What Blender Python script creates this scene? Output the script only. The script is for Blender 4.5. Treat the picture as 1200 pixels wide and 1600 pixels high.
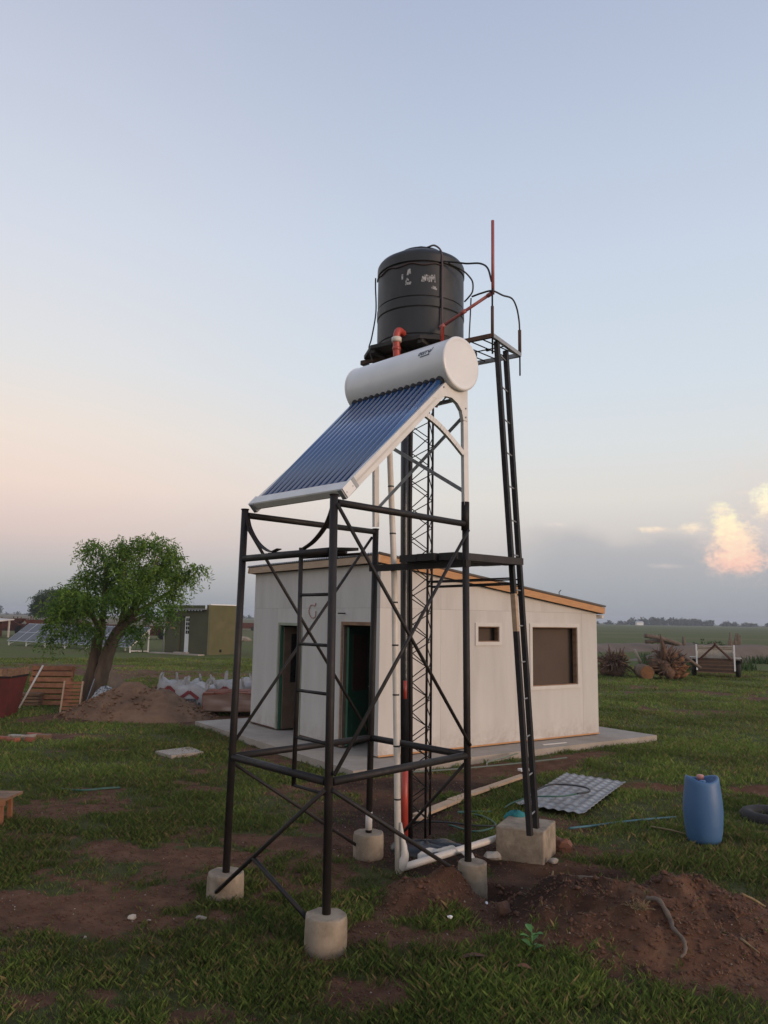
import bpy, bmesh, math, random
import numpy as np
from mathutils import Vector, Matrix

for o in list(bpy.data.objects): bpy.data.objects.remove(o)
scene = bpy.context.scene
COL = scene.collection
R = math.radians
random.seed(7); rng = np.random.default_rng(7)

# ------------------------------------------------------------------ camera
CAM_H, PITCH, ROLL = 2.2, math.atan(167/1200), 0.0164
cam = bpy.data.cameras.new('camera'); cam_ob = bpy.data.objects.new('camera', cam); COL.objects.link(cam_ob)
cam.sensor_fit = 'AUTO'; cam.sensor_width = 36; cam.lens = 27; cam.clip_start = .05; cam.clip_end = 9000
fw = Vector((0, math.cos(PITCH), math.sin(PITCH))); rt0 = Vector((1,0,0)); up0 = rt0.cross(fw)
rt = rt0*math.cos(ROLL) + up0*math.sin(ROLL); up = up0*math.cos(ROLL) - rt0*math.sin(ROLL)
mw = Matrix((rt, up, -fw)).transposed().to_4x4(); mw.translation = (0,0,CAM_H)
cam_ob.matrix_world = mw; scene.camera = cam_ob

# ------------------------------------------------------------------ exposure
vs = scene.view_settings
vs.view_transform = 'Standard'; vs.look = 'None'; vs.exposure = 0.0; vs.gamma = 1.0; vs.use_curve_mapping = False

# ------------------------------------------------------------------ sun (low, veiled, behind the camera on the right)
SUN_DIR = Vector((.80, -.58, .10)).normalized()          # towards the sun
sun = bpy.data.lights.new('sun', 'SUN'); sun.energy = 2.6; sun.angle = R(24); sun.color = (1.0, .72, .54)
sun_ob = bpy.data.objects.new('sun', sun); COL.objects.link(sun_ob)
sun_ob.rotation_euler = SUN_DIR.to_track_quat('Z','Y').to_euler(); sun_ob.location = SUN_DIR*60

# ------------------------------------------------------------------ world: dusk sky
def lin(r,g,b):
    f = lambda c: (c/255/12.92) if c/255 <= .04045 else ((c/255+.055)/1.055)**2.4
    return (f(r), f(g), f(b), 1)
world = bpy.data.worlds.new('World'); scene.world = world; world.use_nodes = True
WT = world.node_tree; WN = WT.nodes; WN.clear()
def wn(t, **k):
    n = WN.new(t)
    for a,b in k.items(): setattr(n,a,b)
    return n
def wl(a,b): WT.links.new(a,b)
def wm(op, a, b=None, c=None, clamp=False):
    n = wn('ShaderNodeMath', operation=op, use_clamp=clamp)
    for i,v in enumerate((a,b,c)):
        if v is None: continue
        if isinstance(v,(int,float)): n.inputs[i].default_value = v
        else: wl(v, n.inputs[i])
    return n.outputs[0]
def wsmooth(x, lo, hi):
    n = wn('ShaderNodeMapRange', interpolation_type='SMOOTHSTEP'); wl(x, n.inputs[0])
    n.inputs[1].default_value = lo; n.inputs[2].default_value = hi
    return n.outputs[0]
def wramp(x, stops):
    n = wn('ShaderNodeValToRGB'); e = n.color_ramp.elements
    while len(e) < len(stops): e.new(.5)
    for el,(p,c) in zip(e, stops): el.position = p; el.color = lin(*c)
    wl(x, n.inputs[0]); return n.outputs[0]
def wmix(f, a, b):
    n = wn('ShaderNodeMix', data_type='RGBA')
    if isinstance(f,(int,float)): n.inputs[0].default_value = f
    else: wl(f, n.inputs[0])
    for s,v in ((6,a),(7,b)):
        if isinstance(v,tuple): n.inputs[s].default_value = v
        else: wl(v, n.inputs[s])
    return n.outputs[2]
tc = wn('ShaderNodeTexCoord'); sep = wn('ShaderNodeSeparateXYZ'); wl(tc.outputs['Generated'], sep.inputs[0])
DX,DY,DZ = sep.outputs
zc = wm('MAXIMUM', DZ, 0.0)
mid = wramp(zc, [(0,(146,152,161)),(.022,(152,157,165)),(.055,(176,177,182)),(.096,(203,196,193)),(.155,(219,214,208)),
                 (.22,(215,218,219)),(.30,(207,216,225)),(.44,(196,207,223)),(.566,(182,193,213)),(.664,(170,181,204)),(1,(150,163,192))])
pink = wramp(zc, [(0,(146,151,158)),(.022,(156,160,165)),(.055,(182,177,178)),(.096,(214,192,187)),(.155,(235,211,198)),
                 (.22,(234,219,207)),(.30,(222,220,219)),(.44,(208,213,224)),(.566,(192,199,215)),(.664,(178,185,205)),(1,(150,163,192))])
hl = wm('SQRT', wm('ADD', wm('MULTIPLY',DX,DX), wm('ADD', wm('MULTIPLY',DY,DY), 1e-4)))
hx = wm('DIVIDE', DX, hl)                                     # horizontal bearing, -1..1
sky_c = wmix(wsmooth(hx, .12, -.5), mid, pink)
# clouds, laid out by bearing (tan of azimuth) and tan of elevation, east half of the sky only
yy = wm('MAXIMUM', DY, .05)
A = wm('DIVIDE', DX, yy); E = wm('DIVIDE', DZ, yy)
cv = wn('ShaderNodeCombineXYZ'); wl(A, cv.inputs[0]); wl(wm('MULTIPLY',E,1.5), cv.inputs[1])
def wnoise(scale, detail=8, rough=.6, off=0.):
    n = wn('ShaderNodeTexNoise'); n.inputs['Scale'].default_value = scale; n.inputs['Detail'].default_value = detail
    n.inputs['Roughness'].default_value = rough
    if off:
        v = wn('ShaderNodeVectorMath', operation='ADD'); wl(cv.outputs[0], v.inputs[0]); v.inputs[1].default_value = (off,off*.7,off*.3)
        wl(v.outputs[0], n.inputs['Vector'])
    else: wl(cv.outputs[0], n.inputs['Vector'])
    return n.outputs[0]
n_big = wnoise(9, 5, .55); n_cu = wnoise(46, 9, .6, 3.1); n_fine = wnoise(110, 6, .6, 7.7)
# grey bank low over the plain on the right
bank_top = wm('ADD', .122, wm('MULTIPLY', wm('SUBTRACT', n_big, .5), .07))
bank = wm('MULTIPLY', wsmooth(wm('SUBTRACT', bank_top, E), -.006, .03), wsmooth(A, .13, .24))
bank = wm('MULTIPLY', bank, wsmooth(DY, .1, .4))
bank_c = wramp(wm('MULTIPLY', E, 6.0, clamp=True), [(0,(148,154,163)),(.25,(160,164,171)),(.5,(172,172,177)),(.75,(188,183,184)),(1,(196,190,189))])
sky_c = wmix(wm('MULTIPLY', bank, .9), sky_c, bank_c)
# cumulus heads catching the last sun
def cloud(base, cx, ce, rx, re, col_hi, col_lo, amt=1.0, soft=.35, flat=True, wob=1.5):
    dx = wm('DIVIDE', wm('SUBTRACT', A, cx), rx); de = wm('DIVIDE', wm('SUBTRACT', E, ce), re)
    d = wm('SQRT', wm('ADD', wm('MULTIPLY',dx,dx), wm('MULTIPLY',de,de)))
    body = wm('ADD', wm('SUBTRACT', 1.0, d), wm('MULTIPLY', wm('SUBTRACT', n_cu, .5), wob))
    body = wm('ADD', body, wm('MULTIPLY', wm('SUBTRACT', n_fine, .5), .9))
    m = wsmooth(body, -.2, soft+.35)
    if flat: m = wm('MULTIPLY', m, wsmooth(de, -1.1, -.45))
    sh = wm('ADD', wm('MULTIPLY', de, .42), wm('ADD', .5, wm('ADD', wm('MULTIPLY', wm('SUBTRACT', n_cu, .5), 1.6), wm('MULTIPLY', wm('SUBTRACT', n_fine, .5), 1.3))), clamp=True)
    c = wmix(sh, lin(*col_lo), lin(*col_hi))
    return wmix(wm('MULTIPLY', wm('MULTIPLY', m, amt), wsmooth(DY,.1,.4)), base, c)
Y1,P1 = (255,247,206),(251,205,186)
sky_c = cloud(sky_c, .520,.150,.10,.085,(226,212,204),(206,194,192),.75,.9,False)
sky_c = cloud(sky_c, .462,.100,.062,.048,(228,208,200),(214,194,190),.7,.9,False,1.0)
sky_c = cloud(sky_c, .508,.158,.026,.030,(255,252,216),(248,222,198),1,.5,True,1.1)
sky_c = cloud(sky_c, .462,.086,.044,.026,(251,214,192),(247,196,180),1,.35,True,1.0)
sky_c = cloud(sky_c, .460,.108,.034,.028,(254,232,200),(251,212,190),1,.3,False,1.0)
sky_c = cloud(sky_c, .450,.130,.021,.021,Y1,(253,226,196),1,.3,False,1.0)
sky_c = cloud(sky_c, .444,.150,.018,.010,Y1,(240,218,204),.95,.5,False,1.0)
sky_c = cloud(sky_c, .356,.121,.028,.005,(252,232,204),(222,204,196),.85,.6,False,1.0)
sky_c = cloud(sky_c, .406,.124,.022,.008,(253,235,206),(226,206,196),.9,.6,False,1.0)
sky_c = cloud(sky_c, .222,.126,.017,.004,(240,224,212),(214,204,202),.7,.8,False,1.0)
sky_c = cloud(sky_c, .369,.074,.034,.004,(214,198,196),(196,188,190),.6,.8,False,1.0)
nsky = wn('ShaderNodeTexSky', sky_type='NISHITA'); nsky.sun_disc = False
nsky.sun_elevation = math.asin(SUN_DIR.z); nsky.sun_rotation = math.atan2(SUN_DIR.x, SUN_DIR.y)
nsky.altitude = 20; nsky.air_density = 1.0; nsky.dust_density = 1.0; nsky.ozone_density = 1.5
bg1 = wn('ShaderNodeBackground'); wl(nsky.outputs[0], bg1.inputs[0]); bg1.inputs[1].default_value = .012
bg2 = wn('ShaderNodeBackground'); wl(sky_c, bg2.inputs[0]); bg2.inputs[1].default_value = 1.05
addw = wn('ShaderNodeAddShader'); wl(bg1.outputs[0], addw.inputs[0]); wl(bg2.outputs[0], addw.inputs[1])
wo = wn('ShaderNodeOutputWorld'); wl(addw.outputs[0], wo.inputs[0])

# ------------------------------------------------------------------ helpers
OFF = {}
def tag(o, label=None, cat=None, group=None, kind=None):
    if label: o['label'] = label
    if cat: o['category'] = cat
    if group: o['group'] = group
    if kind: o['kind'] = kind
    return o
def thing(name, loc, label, cat, group=None):
    o = bpy.data.objects.new(name, None); o.empty_display_size = .1; COL.objects.link(o); o.location = loc
    OFF[o.name] = Vector(loc); return tag(o, label, cat, group)
class MB:
    def __init__(s): s.v=[]; s.f=[]; s.sm=[]
    def add(s, vs, fs, smooth=False):
        b=len(s.v); s.v += [tuple(p) for p in vs]; s.f += [tuple(i+b for i in f) for f in fs]; s.sm += [smooth]*len(fs); return s
    def hexa(s, p):      # 8 points: bottom 0-3 ccw, top 4-7
        return s.add(p, [(0,3,2,1),(4,5,6,7),(0,1,5,4),(1,2,6,5),(2,3,7,6),(3,0,4,7)])
    def box(s, c, size, ax=None):
        c=Vector(c); X,Y,Z = ax if ax else (Vector((1,0,0)),Vector((0,1,0)),Vector((0,0,1)))
        X=Vector(X).normalized()*size[0]/2; Y=Vector(Y).normalized()*size[1]/2; Z=Vector(Z).normalized()*size[2]/2
        return s.hexa([c-X-Y-Z,c+X-Y-Z,c+X+Y-Z,c-X+Y-Z,c-X-Y+Z,c+X-Y+Z,c+X+Y+Z,c-X+Y+Z])
    def beam(s, a, b, w, h, upv=(0,0,1)):
        a=Vector(a); b=Vector(b); d=(b-a); L=d.length; d.normalize(); u=Vector(upv)
        if abs(d.dot(u))>.99: u=Vector((1,0,0))
        x=d.cross(u).normalized(); z=x.cross(d).normalized()
        return s.box((a+b)/2,(L,w,h),(d,x,z))
    def tube(s, pts, r, n=8, caps=True, smooth=True, jit=0):
        pts=[Vector(p) for p in pts]; m=len(pts); rs = r if isinstance(r,(list,tuple)) else [r]*m
        t0=(pts[1]-pts[0]).normalized(); u=Vector((0,0,1))
        if abs(t0.dot(u))>.95: u=Vector((1,0,0))
        x=t0.cross(u).normalized(); V=[]; 
        for i,p in enumerate(pts):
            t=((pts[min(i+1,m-1)]-pts[max(i-1,0)])).normalized()
            x=(x-t*x.dot(t)).normalized(); y=t.cross(x)
            for k in range(n):
                a=2*math.pi*k/n; q=rs[i]*(1+(random.uniform(-jit,jit) if jit else 0)); V.append(p+x*math.cos(a)*q+y*math.sin(a)*q)
        F=[(i*n+k,i*n+(k+1)%n,(i+1)*n+(k+1)%n,(i+1)*n+k) for i in range(m-1) for k in range(n)]
        s.add(V,F,smooth)
        if caps:
            b=len(s.v)-len(V); s.f += [tuple(b+k for k in reversed(range(n))), tuple(b+(m-1)*n+k for k in range(n))]; s.sm += [False]*2
        return s
    def lathe(s, prof, n=24, c=(0,0,0), smooth=True, ax=None):
        c=Vector(c); X,Y,Z = [Vector(q) for q in (ax if ax else ((1,0,0),(0,1,0),(0,0,1)))]
        V=[]; 
        for r,z in prof:
            for k in range(n):
                a=2*math.pi*k/n; V.append(c+X*math.cos(a)*r+Y*math.sin(a)*r+Z*z)
        m=len(prof)
        F=[(i*n+k,i*n+(k+1)%n,(i+1)*n+(k+1)%n,(i+1)*n+k) for i in range(m-1) for k in range(n)]
        s.add(V,F,smooth); b=len(s.v)-len(V)
        s.f += [tuple(b+k for k in reversed(range(n))), tuple(b+(m-1)*n+k for k in range(n))]; s.sm += [False]*2
        return s
    def build(s, name, mat, parent=None, autosm=None):
        off = OFF.get(parent.name, Vector((0,0,0))) if parent else Vector((0,0,0))
        me=bpy.data.meshes.new(name); me.from_pydata([(p[0]-off.x,p[1]-off.y,p[2]-off.z) for p in s.v],[],s.f)
        me.polygons.foreach_set('use_smooth', s.sm); me.update()
        if mat: me.materials.append(mat)
        o=bpy.data.objects.new(name,me); COL.objects.link(o)
        if parent: o.parent=parent
        OFF[o.name]=off
        return o
def solid(name, mb, mat, base, label, cat, group=None):     # a thing that is one mesh, origin at its base
    base=Vector(base); me=bpy.data.meshes.new(name); me.from_pydata([(p[0]-base.x,p[1]-base.y,p[2]-base.z) for p in mb.v],[],mb.f)
    me.polygons.foreach_set('use_smooth', mb.sm); me.update(); me.materials.append(mat)
    o=bpy.data.objects.new(name,me); COL.objects.link(o); o.location=base; OFF[o.name]=base
    return tag(o,label,cat,group)
def npmesh(name, verts, faces, mat, loc=(0,0,0), cols=None, smooth=False):
    verts=np.asarray(verts,np.float32).reshape(-1,3)-np.asarray(loc,np.float32); faces=np.asarray(faces,np.int32); k=faces.shape[1]; nf=len(faces)
    me=bpy.data.meshes.new(name); me.vertices.add(len(verts)); me.vertices.foreach_set('co',verts.ravel())
    me.loops.add(nf*k); me.loops.foreach_set('vertex_index',faces.ravel())
    me.polygons.add(nf); me.polygons.foreach_set('loop_start',np.arange(0,nf*k,k,dtype=np.int32))
    me.polygons.foreach_set('loop_total',np.full(nf,k,np.int32)) if False else None
    if smooth: me.polygons.foreach_set('use_smooth',np.ones(nf,bool))
    me.update(calc_edges=True)
    if cols is not None:
        for nm,arr in cols.items():
            at=me.attributes.new(nm,'FLOAT_COLOR','POINT'); at.data.foreach_set('color',np.asarray(arr,np.float32).ravel())
    if mat: me.materials.append(mat)
    o=bpy.data.objects.new(name,me); COL.objects.link(o); o.location=loc; OFF[o.name]=Vector(loc); return o
def arc(a, b, c, n=8):        # quadratic bezier
    a,b,c=Vector(a),Vector(b),Vector(c)
    return [a*(1-t)**2+b*2*t*(1-t)+c*t*t for t in [i/n for i in range(n+1)]]
def spline(P, n=6):
    P=[Vector(p) for p in P]; Q=[P[0]*2-P[1]]+P+[P[-1]*2-P[-2]]; out=[]
    for i in range(1,len(Q)-2):
        for k in range(n):
            t=k/n; a,b,c,d=Q[i-1],Q[i],Q[i+1],Q[i+2]
            out.append(.5*((2*b)+(c-a)*t+(2*a-5*b+4*c-d)*t*t+(3*b-a-3*c+d)*t**3))
    return out+[P[-1]]

# ------------------------------------------------------------------ procedural materials
def mat(name, c1, c2=None, scale=6, rough=.7, bump=0, bscale=None, metal=0, coat=0, stretch=(1,1,1), rnd=0, lo=.35, hi=.65, rough2=None, spec=.5,
        c3=None, s3=2, lo3=.55, hi3=.7):
    m=bpy.data.materials.new(name); m.use_nodes=True; nt=m.node_tree; N=nt.nodes; L=nt.links; b=N['Principled BSDF']
    b.inputs['Roughness'].default_value=rough; b.inputs['Metallic'].default_value=metal; b.inputs['Coat Weight'].default_value=coat
    b.inputs['Specular IOR Level'].default_value=spec
    t=N.new('ShaderNodeTexCoord'); mp=N.new('ShaderNodeMapping'); mp.inputs['Scale'].default_value=stretch; L.new(t.outputs['Object'],mp.inputs[0])
    oi=N.new('ShaderNodeObjectInfo'); va=N.new('ShaderNodeVectorMath'); va.operation='ADD'; L.new(mp.outputs[0],va.inputs[0])
    cm=N.new('ShaderNodeCombineXYZ'); mu=N.new('ShaderNodeMath'); mu.operation='MULTIPLY'; mu.inputs[1].default_value=37; L.new(oi.outputs['Random'],mu.inputs[0])
    L.new(mu.outputs[0],cm.inputs[0]); L.new(mu.outputs[0],cm.inputs[2]); L.new(cm.outputs[0],va.inputs[1]); vec=va.outputs[0]
    def ns(sc,det=8,ro=.6):
        n=N.new('ShaderNodeTexNoise'); n.inputs['Scale'].default_value=sc; n.inputs['Detail'].default_value=det; n.inputs['Roughness'].default_value=ro
        L.new(vec,n.inputs['Vector']); return n.outputs[0]
    c2=c2 or tuple(x*.8 for x in c1)
    n1=ns(scale); r=N.new('ShaderNodeValToRGB'); L.new(n1,r.inputs[0]); e=r.color_ramp.elements
    e[0].position=lo; e[0].color=(*c1,1); e[1].position=hi; e[1].color=(*c2,1); col=r.outputs[0]
    if c3:
        mr=N.new('ShaderNodeMapRange'); mr.inputs[1].default_value=lo3; mr.inputs[2].default_value=hi3; L.new(ns(s3,6,.65),mr.inputs[0])
        mx=N.new('ShaderNodeMix'); mx.data_type='RGBA'; L.new(mr.outputs[0],mx.inputs[0]); L.new(col,mx.inputs[6]); mx.inputs[7].default_value=(*c3,1); col=mx.outputs[2]
    if rnd:
        h=N.new('ShaderNodeHueSaturation'); mr=N.new('ShaderNodeMapRange'); L.new(oi.outputs['Random'],mr.inputs[0]); mr.inputs[3].default_value=1-rnd; mr.inputs[4].default_value=1+rnd
        L.new(mr.outputs[0],h.inputs['Value']); L.new(col,h.inputs['Color']); col=h.outputs[0]
    L.new(col,b.inputs['Base Color'])
    if rough2 is not None:
        mr=N.new('ShaderNodeMapRange'); mr.inputs[1].default_value=.3; mr.inputs[2].default_value=.7; mr.inputs[3].default_value=rough; mr.inputs[4].default_value=rough2
        L.new(ns(scale*1.7),mr.inputs[0]); L.new(mr.outputs[0],b.inputs['Roughness'])
    if bump:
        bp=N.new('ShaderNodeBump'); bp.inputs['Strength'].default_value=1; bp.inputs['Distance'].default_value=bump; L.new(ns(bscale or scale*4,8,.65),bp.inputs['Height']); L.new(bp.outputs[0],b.inputs['Normal'])
    return m
def attr_mat(name, rough=.8, attr='col', trans=0):
    m=bpy.data.materials.new(name); m.use_nodes=True; nt=m.node_tree; N=nt.nodes; L=nt.links; b=N['Principled BSDF']
    a=N.new('ShaderNodeAttribute'); a.attribute_name=attr; L.new(a.outputs['Color'],b.inputs['Base Color']); b.inputs['Roughness'].default_value=rough
    b.inputs['Specular IOR Level'].default_value=.25
    if trans:
        tr=N.new('ShaderNodeBsdfTranslucent'); L.new(a.outputs['Color'],tr.inputs[0]); mx=N.new('ShaderNodeMixShader'); mx.inputs[0].default_value=trans
        L.new(b.outputs[0],mx.inputs[1]); L.new(tr.outputs[0],mx.inputs[2]); L.new(mx.outputs[0],N['Material Output'].inputs[0])
    return m
M_steel = mat('black_painted_steel',(.014,.012,.012),(.022,.018,.017),9,.5,.0006,60,rough2=.7,spec=.35,c3=(.045,.028,.02),s3=14,lo3=.62,hi3=.78)
M_steel2= mat('dull_black_steel',(.010,.008,.008),(.016,.012,.011),12,.6,.0004,70,spec=.3)
M_rust  = mat('rusty_steel',(.10,.045,.024),(.055,.03,.02),14,.75,.0008,80)
M_alum  = mat('bare_aluminium',(.52,.52,.53),(.44,.44,.46),20,.38,metal=.6)
M_white = mat('white_enamel',(.78,.77,.75),(.72,.71,.70),4,.32,coat=.2)
M_whitefr=mat('white_profile',(.70,.68,.65),(.62,.60,.57),10,.45)
M_greybar=mat('galvanised_bar',(.33,.34,.35),(.25,.26,.27),14,.5,metal=.3)
M_tube  = mat('coated_glass_tube',(.028,.088,.235),(.036,.105,.27),3,.06,coat=1.0,spec=.8)
M_seal  = mat('dark_rubber',(.012,.013,.015),(.02,.02,.022),10,.7)
M_tank  = mat('black_polyethylene',(.013,.014,.016),(.021,.021,.022),5,.42,.0005,30,rough2=.55,stretch=(1,1,.5),c3=(.036,.033,.031),s3=2.5,lo3=.58,hi3=.8)
M_print = mat('worn_white_print',(.42,.42,.42),(.12,.12,.12),40,.7,lo=.45,hi=.6)
M_ink   = mat('dark_blue_ink',(.03,.045,.08),(.02,.03,.05),20,.5)
M_redpvc= mat('red_plastic_pipe',(.42,.055,.035),(.34,.05,.035),8,.4)
M_pinkpv= mat('faded_red_pipe',(.36,.10,.09),(.28,.08,.075),8,.5)
M_pvc   = mat('white_pvc',(.66,.61,.54),(.56,.50,.43),5,.45,c3=(.34,.27,.2),s3=7,lo3=.62,hi3=.8)
M_hose  = mat('black_hose',(.012,.012,.013),(.02,.02,.02),10,.5)
M_hoseg = mat('green_hose',(.02,.075,.05),(.03,.10,.07),10,.45)
M_cyan  = mat('light_blue_pipe',(.045,.15,.19),(.035,.11,.13),9,.5)
M_conc  = mat('cast_concrete',(.33,.27,.20),(.22,.175,.125),8,.9,.006,18,c3=(.13,.095,.07),s3=5,lo3=.48,hi3=.72)
M_slab  = mat('slab_concrete',(.37,.32,.27),(.30,.26,.215),3,.9,.002,30,c3=(.24,.2,.165),s3=.9,lo3=.5,hi3=.75)
M_board = mat('fibre_cement_board',(.55,.525,.49),(.50,.475,.445),3.5,.85,.0008,50,stretch=(1,1,.18),rnd=.035,c3=(.44,.41,.38),s3=2.2,lo3=.48,hi3=.75)
M_core  = mat('brown_chipboard',(.15,.10,.065),(.115,.075,.05),6,.85,.001,80)
M_trim  = mat('pale_trim',(.58,.55,.51),(.53,.50,.465),6,.75)
M_fascia= mat('raw_pine',(.50,.26,.11),(.40,.20,.085),5,.7,.0006,40,stretch=(1,1,6),rnd=.06)
M_fascia2=mat('pale_pine',(.46,.33,.22),(.38,.26,.17),5,.7,.0006,40,stretch=(1,1,6))
M_zinc  = mat('zinc_sheet',(.42,.43,.45),(.34,.35,.37),5,.45,metal=.5)
M_dark  = mat('dark_glass',(.012,.013,.014),(.02,.02,.02),4,.12)
M_dgreen= mat('green_door_paint',(.022,.10,.055),(.03,.12,.07),6,.55)
M_pgreen= mat('pale_green_paint',(.30,.32,.24),(.24,.26,.19),7,.7)
M_olive = mat('olive_render',(.105,.095,.040),(.085,.078,.034),1.2,.9,.004,14,c3=(.12,.10,.05),s3=.8)
M_olive2= mat('dark_olive_render',(.085,.085,.048),(.07,.07,.04),1.2,.9,.004,14)
M_wood  = mat('weathered_plank',(.26,.155,.09),(.17,.095,.055),5,.85,.001,30,stretch=(1,1,4),rnd=.2)
M_wood2 = mat('reddish_plank',(.30,.13,.06),(.20,.08,.04),6,.85,.001,30,rnd=.2)
M_darkplank=mat('black_stained_plank',(.020,.018,.017),(.03,.026,.024),8,.75,.001,40,rnd=.2)
M_bark  = mat('tree_bark',(.23,.15,.098),(.10,.065,.043),7,.95,.02,9,stretch=(1,1,.22))
M_bark2 = mat('grey_bark',(.17,.13,.10),(.10,.075,.055),6,.95,.01,14)
M_root  = mat('dead_root',(.16,.09,.055),(.07,.042,.03),5,.95,.01,16,c3=(.26,.12,.04),s3=1.4,lo3=.58,hi3=.66)
M_orange= mat('fresh_cut_wood',(.22,.10,.038),(.12,.055,.025),6,.9,.004,20)
M_brick = mat('clay_brick',(.28,.095,.055),(.20,.07,.045),12,.9,.001,60,rnd=.25)
M_film  = mat('milky_stretch_film',(.36,.235,.185),(.26,.15,.115),3,.3,.006,6,stretch=(.5,.5,3),coat=.3)
M_bag   = mat('white_woven_bag',(.52,.485,.455),(.40,.365,.34),5,.75,.006,14)
M_bagred= mat('bag_print_red',(.30,.05,.045),(.22,.045,.045),10,.75)
M_bagdk = mat('bag_print_dark',(.05,.05,.055),(.16,.15,.15),30,.75)
M_sack  = mat('printed_sack',(.50,.48,.45),(.09,.085,.09),22,.75,.01,12,lo=.48,hi=.56)
M_card  = mat('brown_cardboard',(.30,.215,.15),(.23,.16,.11),5,.85,.003,20)
M_blue  = mat('blue_polyethylene',(.050,.125,.255),(.058,.14,.28),3,.5,.0008,20,c3=(.10,.17,.28),s3=3,lo3=.55,hi3=.8)
M_pinkcap=mat('pink_cap',(.55,.24,.20),(.48,.2,.17),9,.5)
M_rubber= mat('tyre_rubber',(.018,.017,.017),(.03,.027,.025),14,.85,.002,40)
M_redmet= mat('dark_red_metal',(.13,.022,.020),(.085,.018,.016),4,.6,.001,30,c3=(.06,.025,.02),s3=3)
M_rustm = mat('rusty_machinery',(.10,.032,.022),(.045,.02,.016),3,.85,.01,9,rnd=.3)
M_pale  = mat('pale_sheet_roof',(.55,.51,.47),(.45,.41,.38),4,.6)
M_panel = mat('photovoltaic_cells',(.095,.098,.112),(.11,.112,.125),2,.5,spec=.3)
M_cream = mat('cream_paint',(.42,.38,.31),(.33,.29,.235),5,.7,c3=(.22,.17,.12),s3=3)
M_tile  = mat('grey_tile_sheet',(.34,.335,.33),(.26,.255,.25),5,.45,metal=.35,c3=(.13,.11,.095),s3=2.2,lo3=.5,hi3=.75)
M_film2 = mat('black_film',(.012,.012,.014),(.02,.02,.022),6,.3,.004,12)
M_turq  = mat('turquoise_net',(.02,.20,.20),(.015,.14,.15),30,.8,.01,30)
M_stone = mat('pale_stone',(.36,.32,.27),(.25,.21,.17),8,.9,.003,20,rnd=.25)
M_soilm = mat('loose_soil',(.120,.055,.032),(.080,.038,.022),3,.95,.03,8,c3=(.15,.072,.042),s3=1.6,lo3=.45,hi3=.7)
M_sandm = mat('sandy_soil',(.24,.135,.075),(.16,.088,.05),2.2,.95,.03,9,c3=(.10,.055,.033),s3=1.3,lo3=.52,hi3=.7)
M_ridge = mat('grey_soil_ridge',(.155,.115,.085),(.115,.085,.062),.5,.95,.03,3)
M_leafp = mat('broad_leaf',(.06,.16,.03),(.08,.2,.045),6,.6)
M_straw = mat('dry_straw',(.26,.19,.10),(.18,.125,.065),9,.9)

def splash(m, zlo=0.0, zhi=.55, col=(.20,.13,.085), amt=.55):      # mud splashed up the foot of a wall, dried in streaks and spots
    nt=m.node_tree; N=nt.nodes; L=nt.links; b=N['Principled BSDF']; src=b.inputs['Base Color'].links[0].from_socket
    t=N.new('ShaderNodeTexCoord'); sx=N.new('ShaderNodeSeparateXYZ'); L.new(t.outputs['Object'],sx.inputs[0])
    r=N.new('ShaderNodeMapRange'); r.inputs[1].default_value=zhi; r.inputs[2].default_value=zlo; L.new(sx.outputs[2],r.inputs[0])
    p=N.new('ShaderNodeMath'); p.operation='POWER'; p.inputs[1].default_value=1.8; L.new(r.outputs[0],p.inputs[0])
    n=N.new('ShaderNodeTexNoise'); n.inputs['Scale'].default_value=7; n.inputs['Detail'].default_value=10; n.inputs['Roughness'].default_value=.72; L.new(t.outputs['Object'],n.inputs[0])
    q=N.new('ShaderNodeMapRange'); q.inputs[1].default_value=.38; q.inputs[2].default_value=.68; L.new(n.outputs[0],q.inputs[0])
    k=N.new('ShaderNodeMath'); k.operation='MULTIPLY'; L.new(p.outputs[0],k.inputs[0]); L.new(q.outputs[0],k.inputs[1])
    k2=N.new('ShaderNodeMath'); k2.operation='MULTIPLY'; k2.inputs[1].default_value=amt; L.new(k.outputs[0],k2.inputs[0])
    x=N.new('ShaderNodeMix'); x.data_type='RGBA'; L.new(k2.outputs[0],x.inputs[0]); L.new(src,x.inputs[6]); x.inputs[7].default_value=(*col,1); L.new(x.outputs[2],b.inputs['Base Color'])
splash(M_board)
splash(M_conc,-.05,.16,(.10,.06,.04),.8)

# ================================================================== GROUND
_tab = rng.random((256,256))
def vnoise(x,y):
    xi=np.floor(x).astype(int); yi=np.floor(y).astype(int); fx=x-xi; fy=y-yi
    fx=fx*fx*(3-2*fx); fy=fy*fy*(3-2*fy); a=_tab[xi%256,yi%256]; b=_tab[(xi+1)%256,yi%256]; c=_tab[xi%256,(yi+1)%256]; d=_tab[(xi+1)%256,(yi+1)%256]
    return (a*(1-fx)+b*fx)*(1-fy)+(c*(1-fx)+d*fx)*fy
def fbm(x,y,o=4):
    s=0; a=.5; t=0
    for i in range(o): s=s+a*vnoise(x*2**i+17.3*i,y*2**i+5.1*i); t+=a; a*=.55
    return s/t
def sstep(x,a,b):
    t=np.clip((x-a)/(b-a),0,1); return t*t*(3-2*t)
def ell(x,y,cx,cy,rx,ry,rot=0):
    c,s=math.cos(R(rot)),math.sin(R(rot)); dx=x-cx; dy=y-cy; return np.sqrt(((dx*c+dy*s)/rx)**2+((-dx*s+dy*c)/ry)**2)
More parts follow.
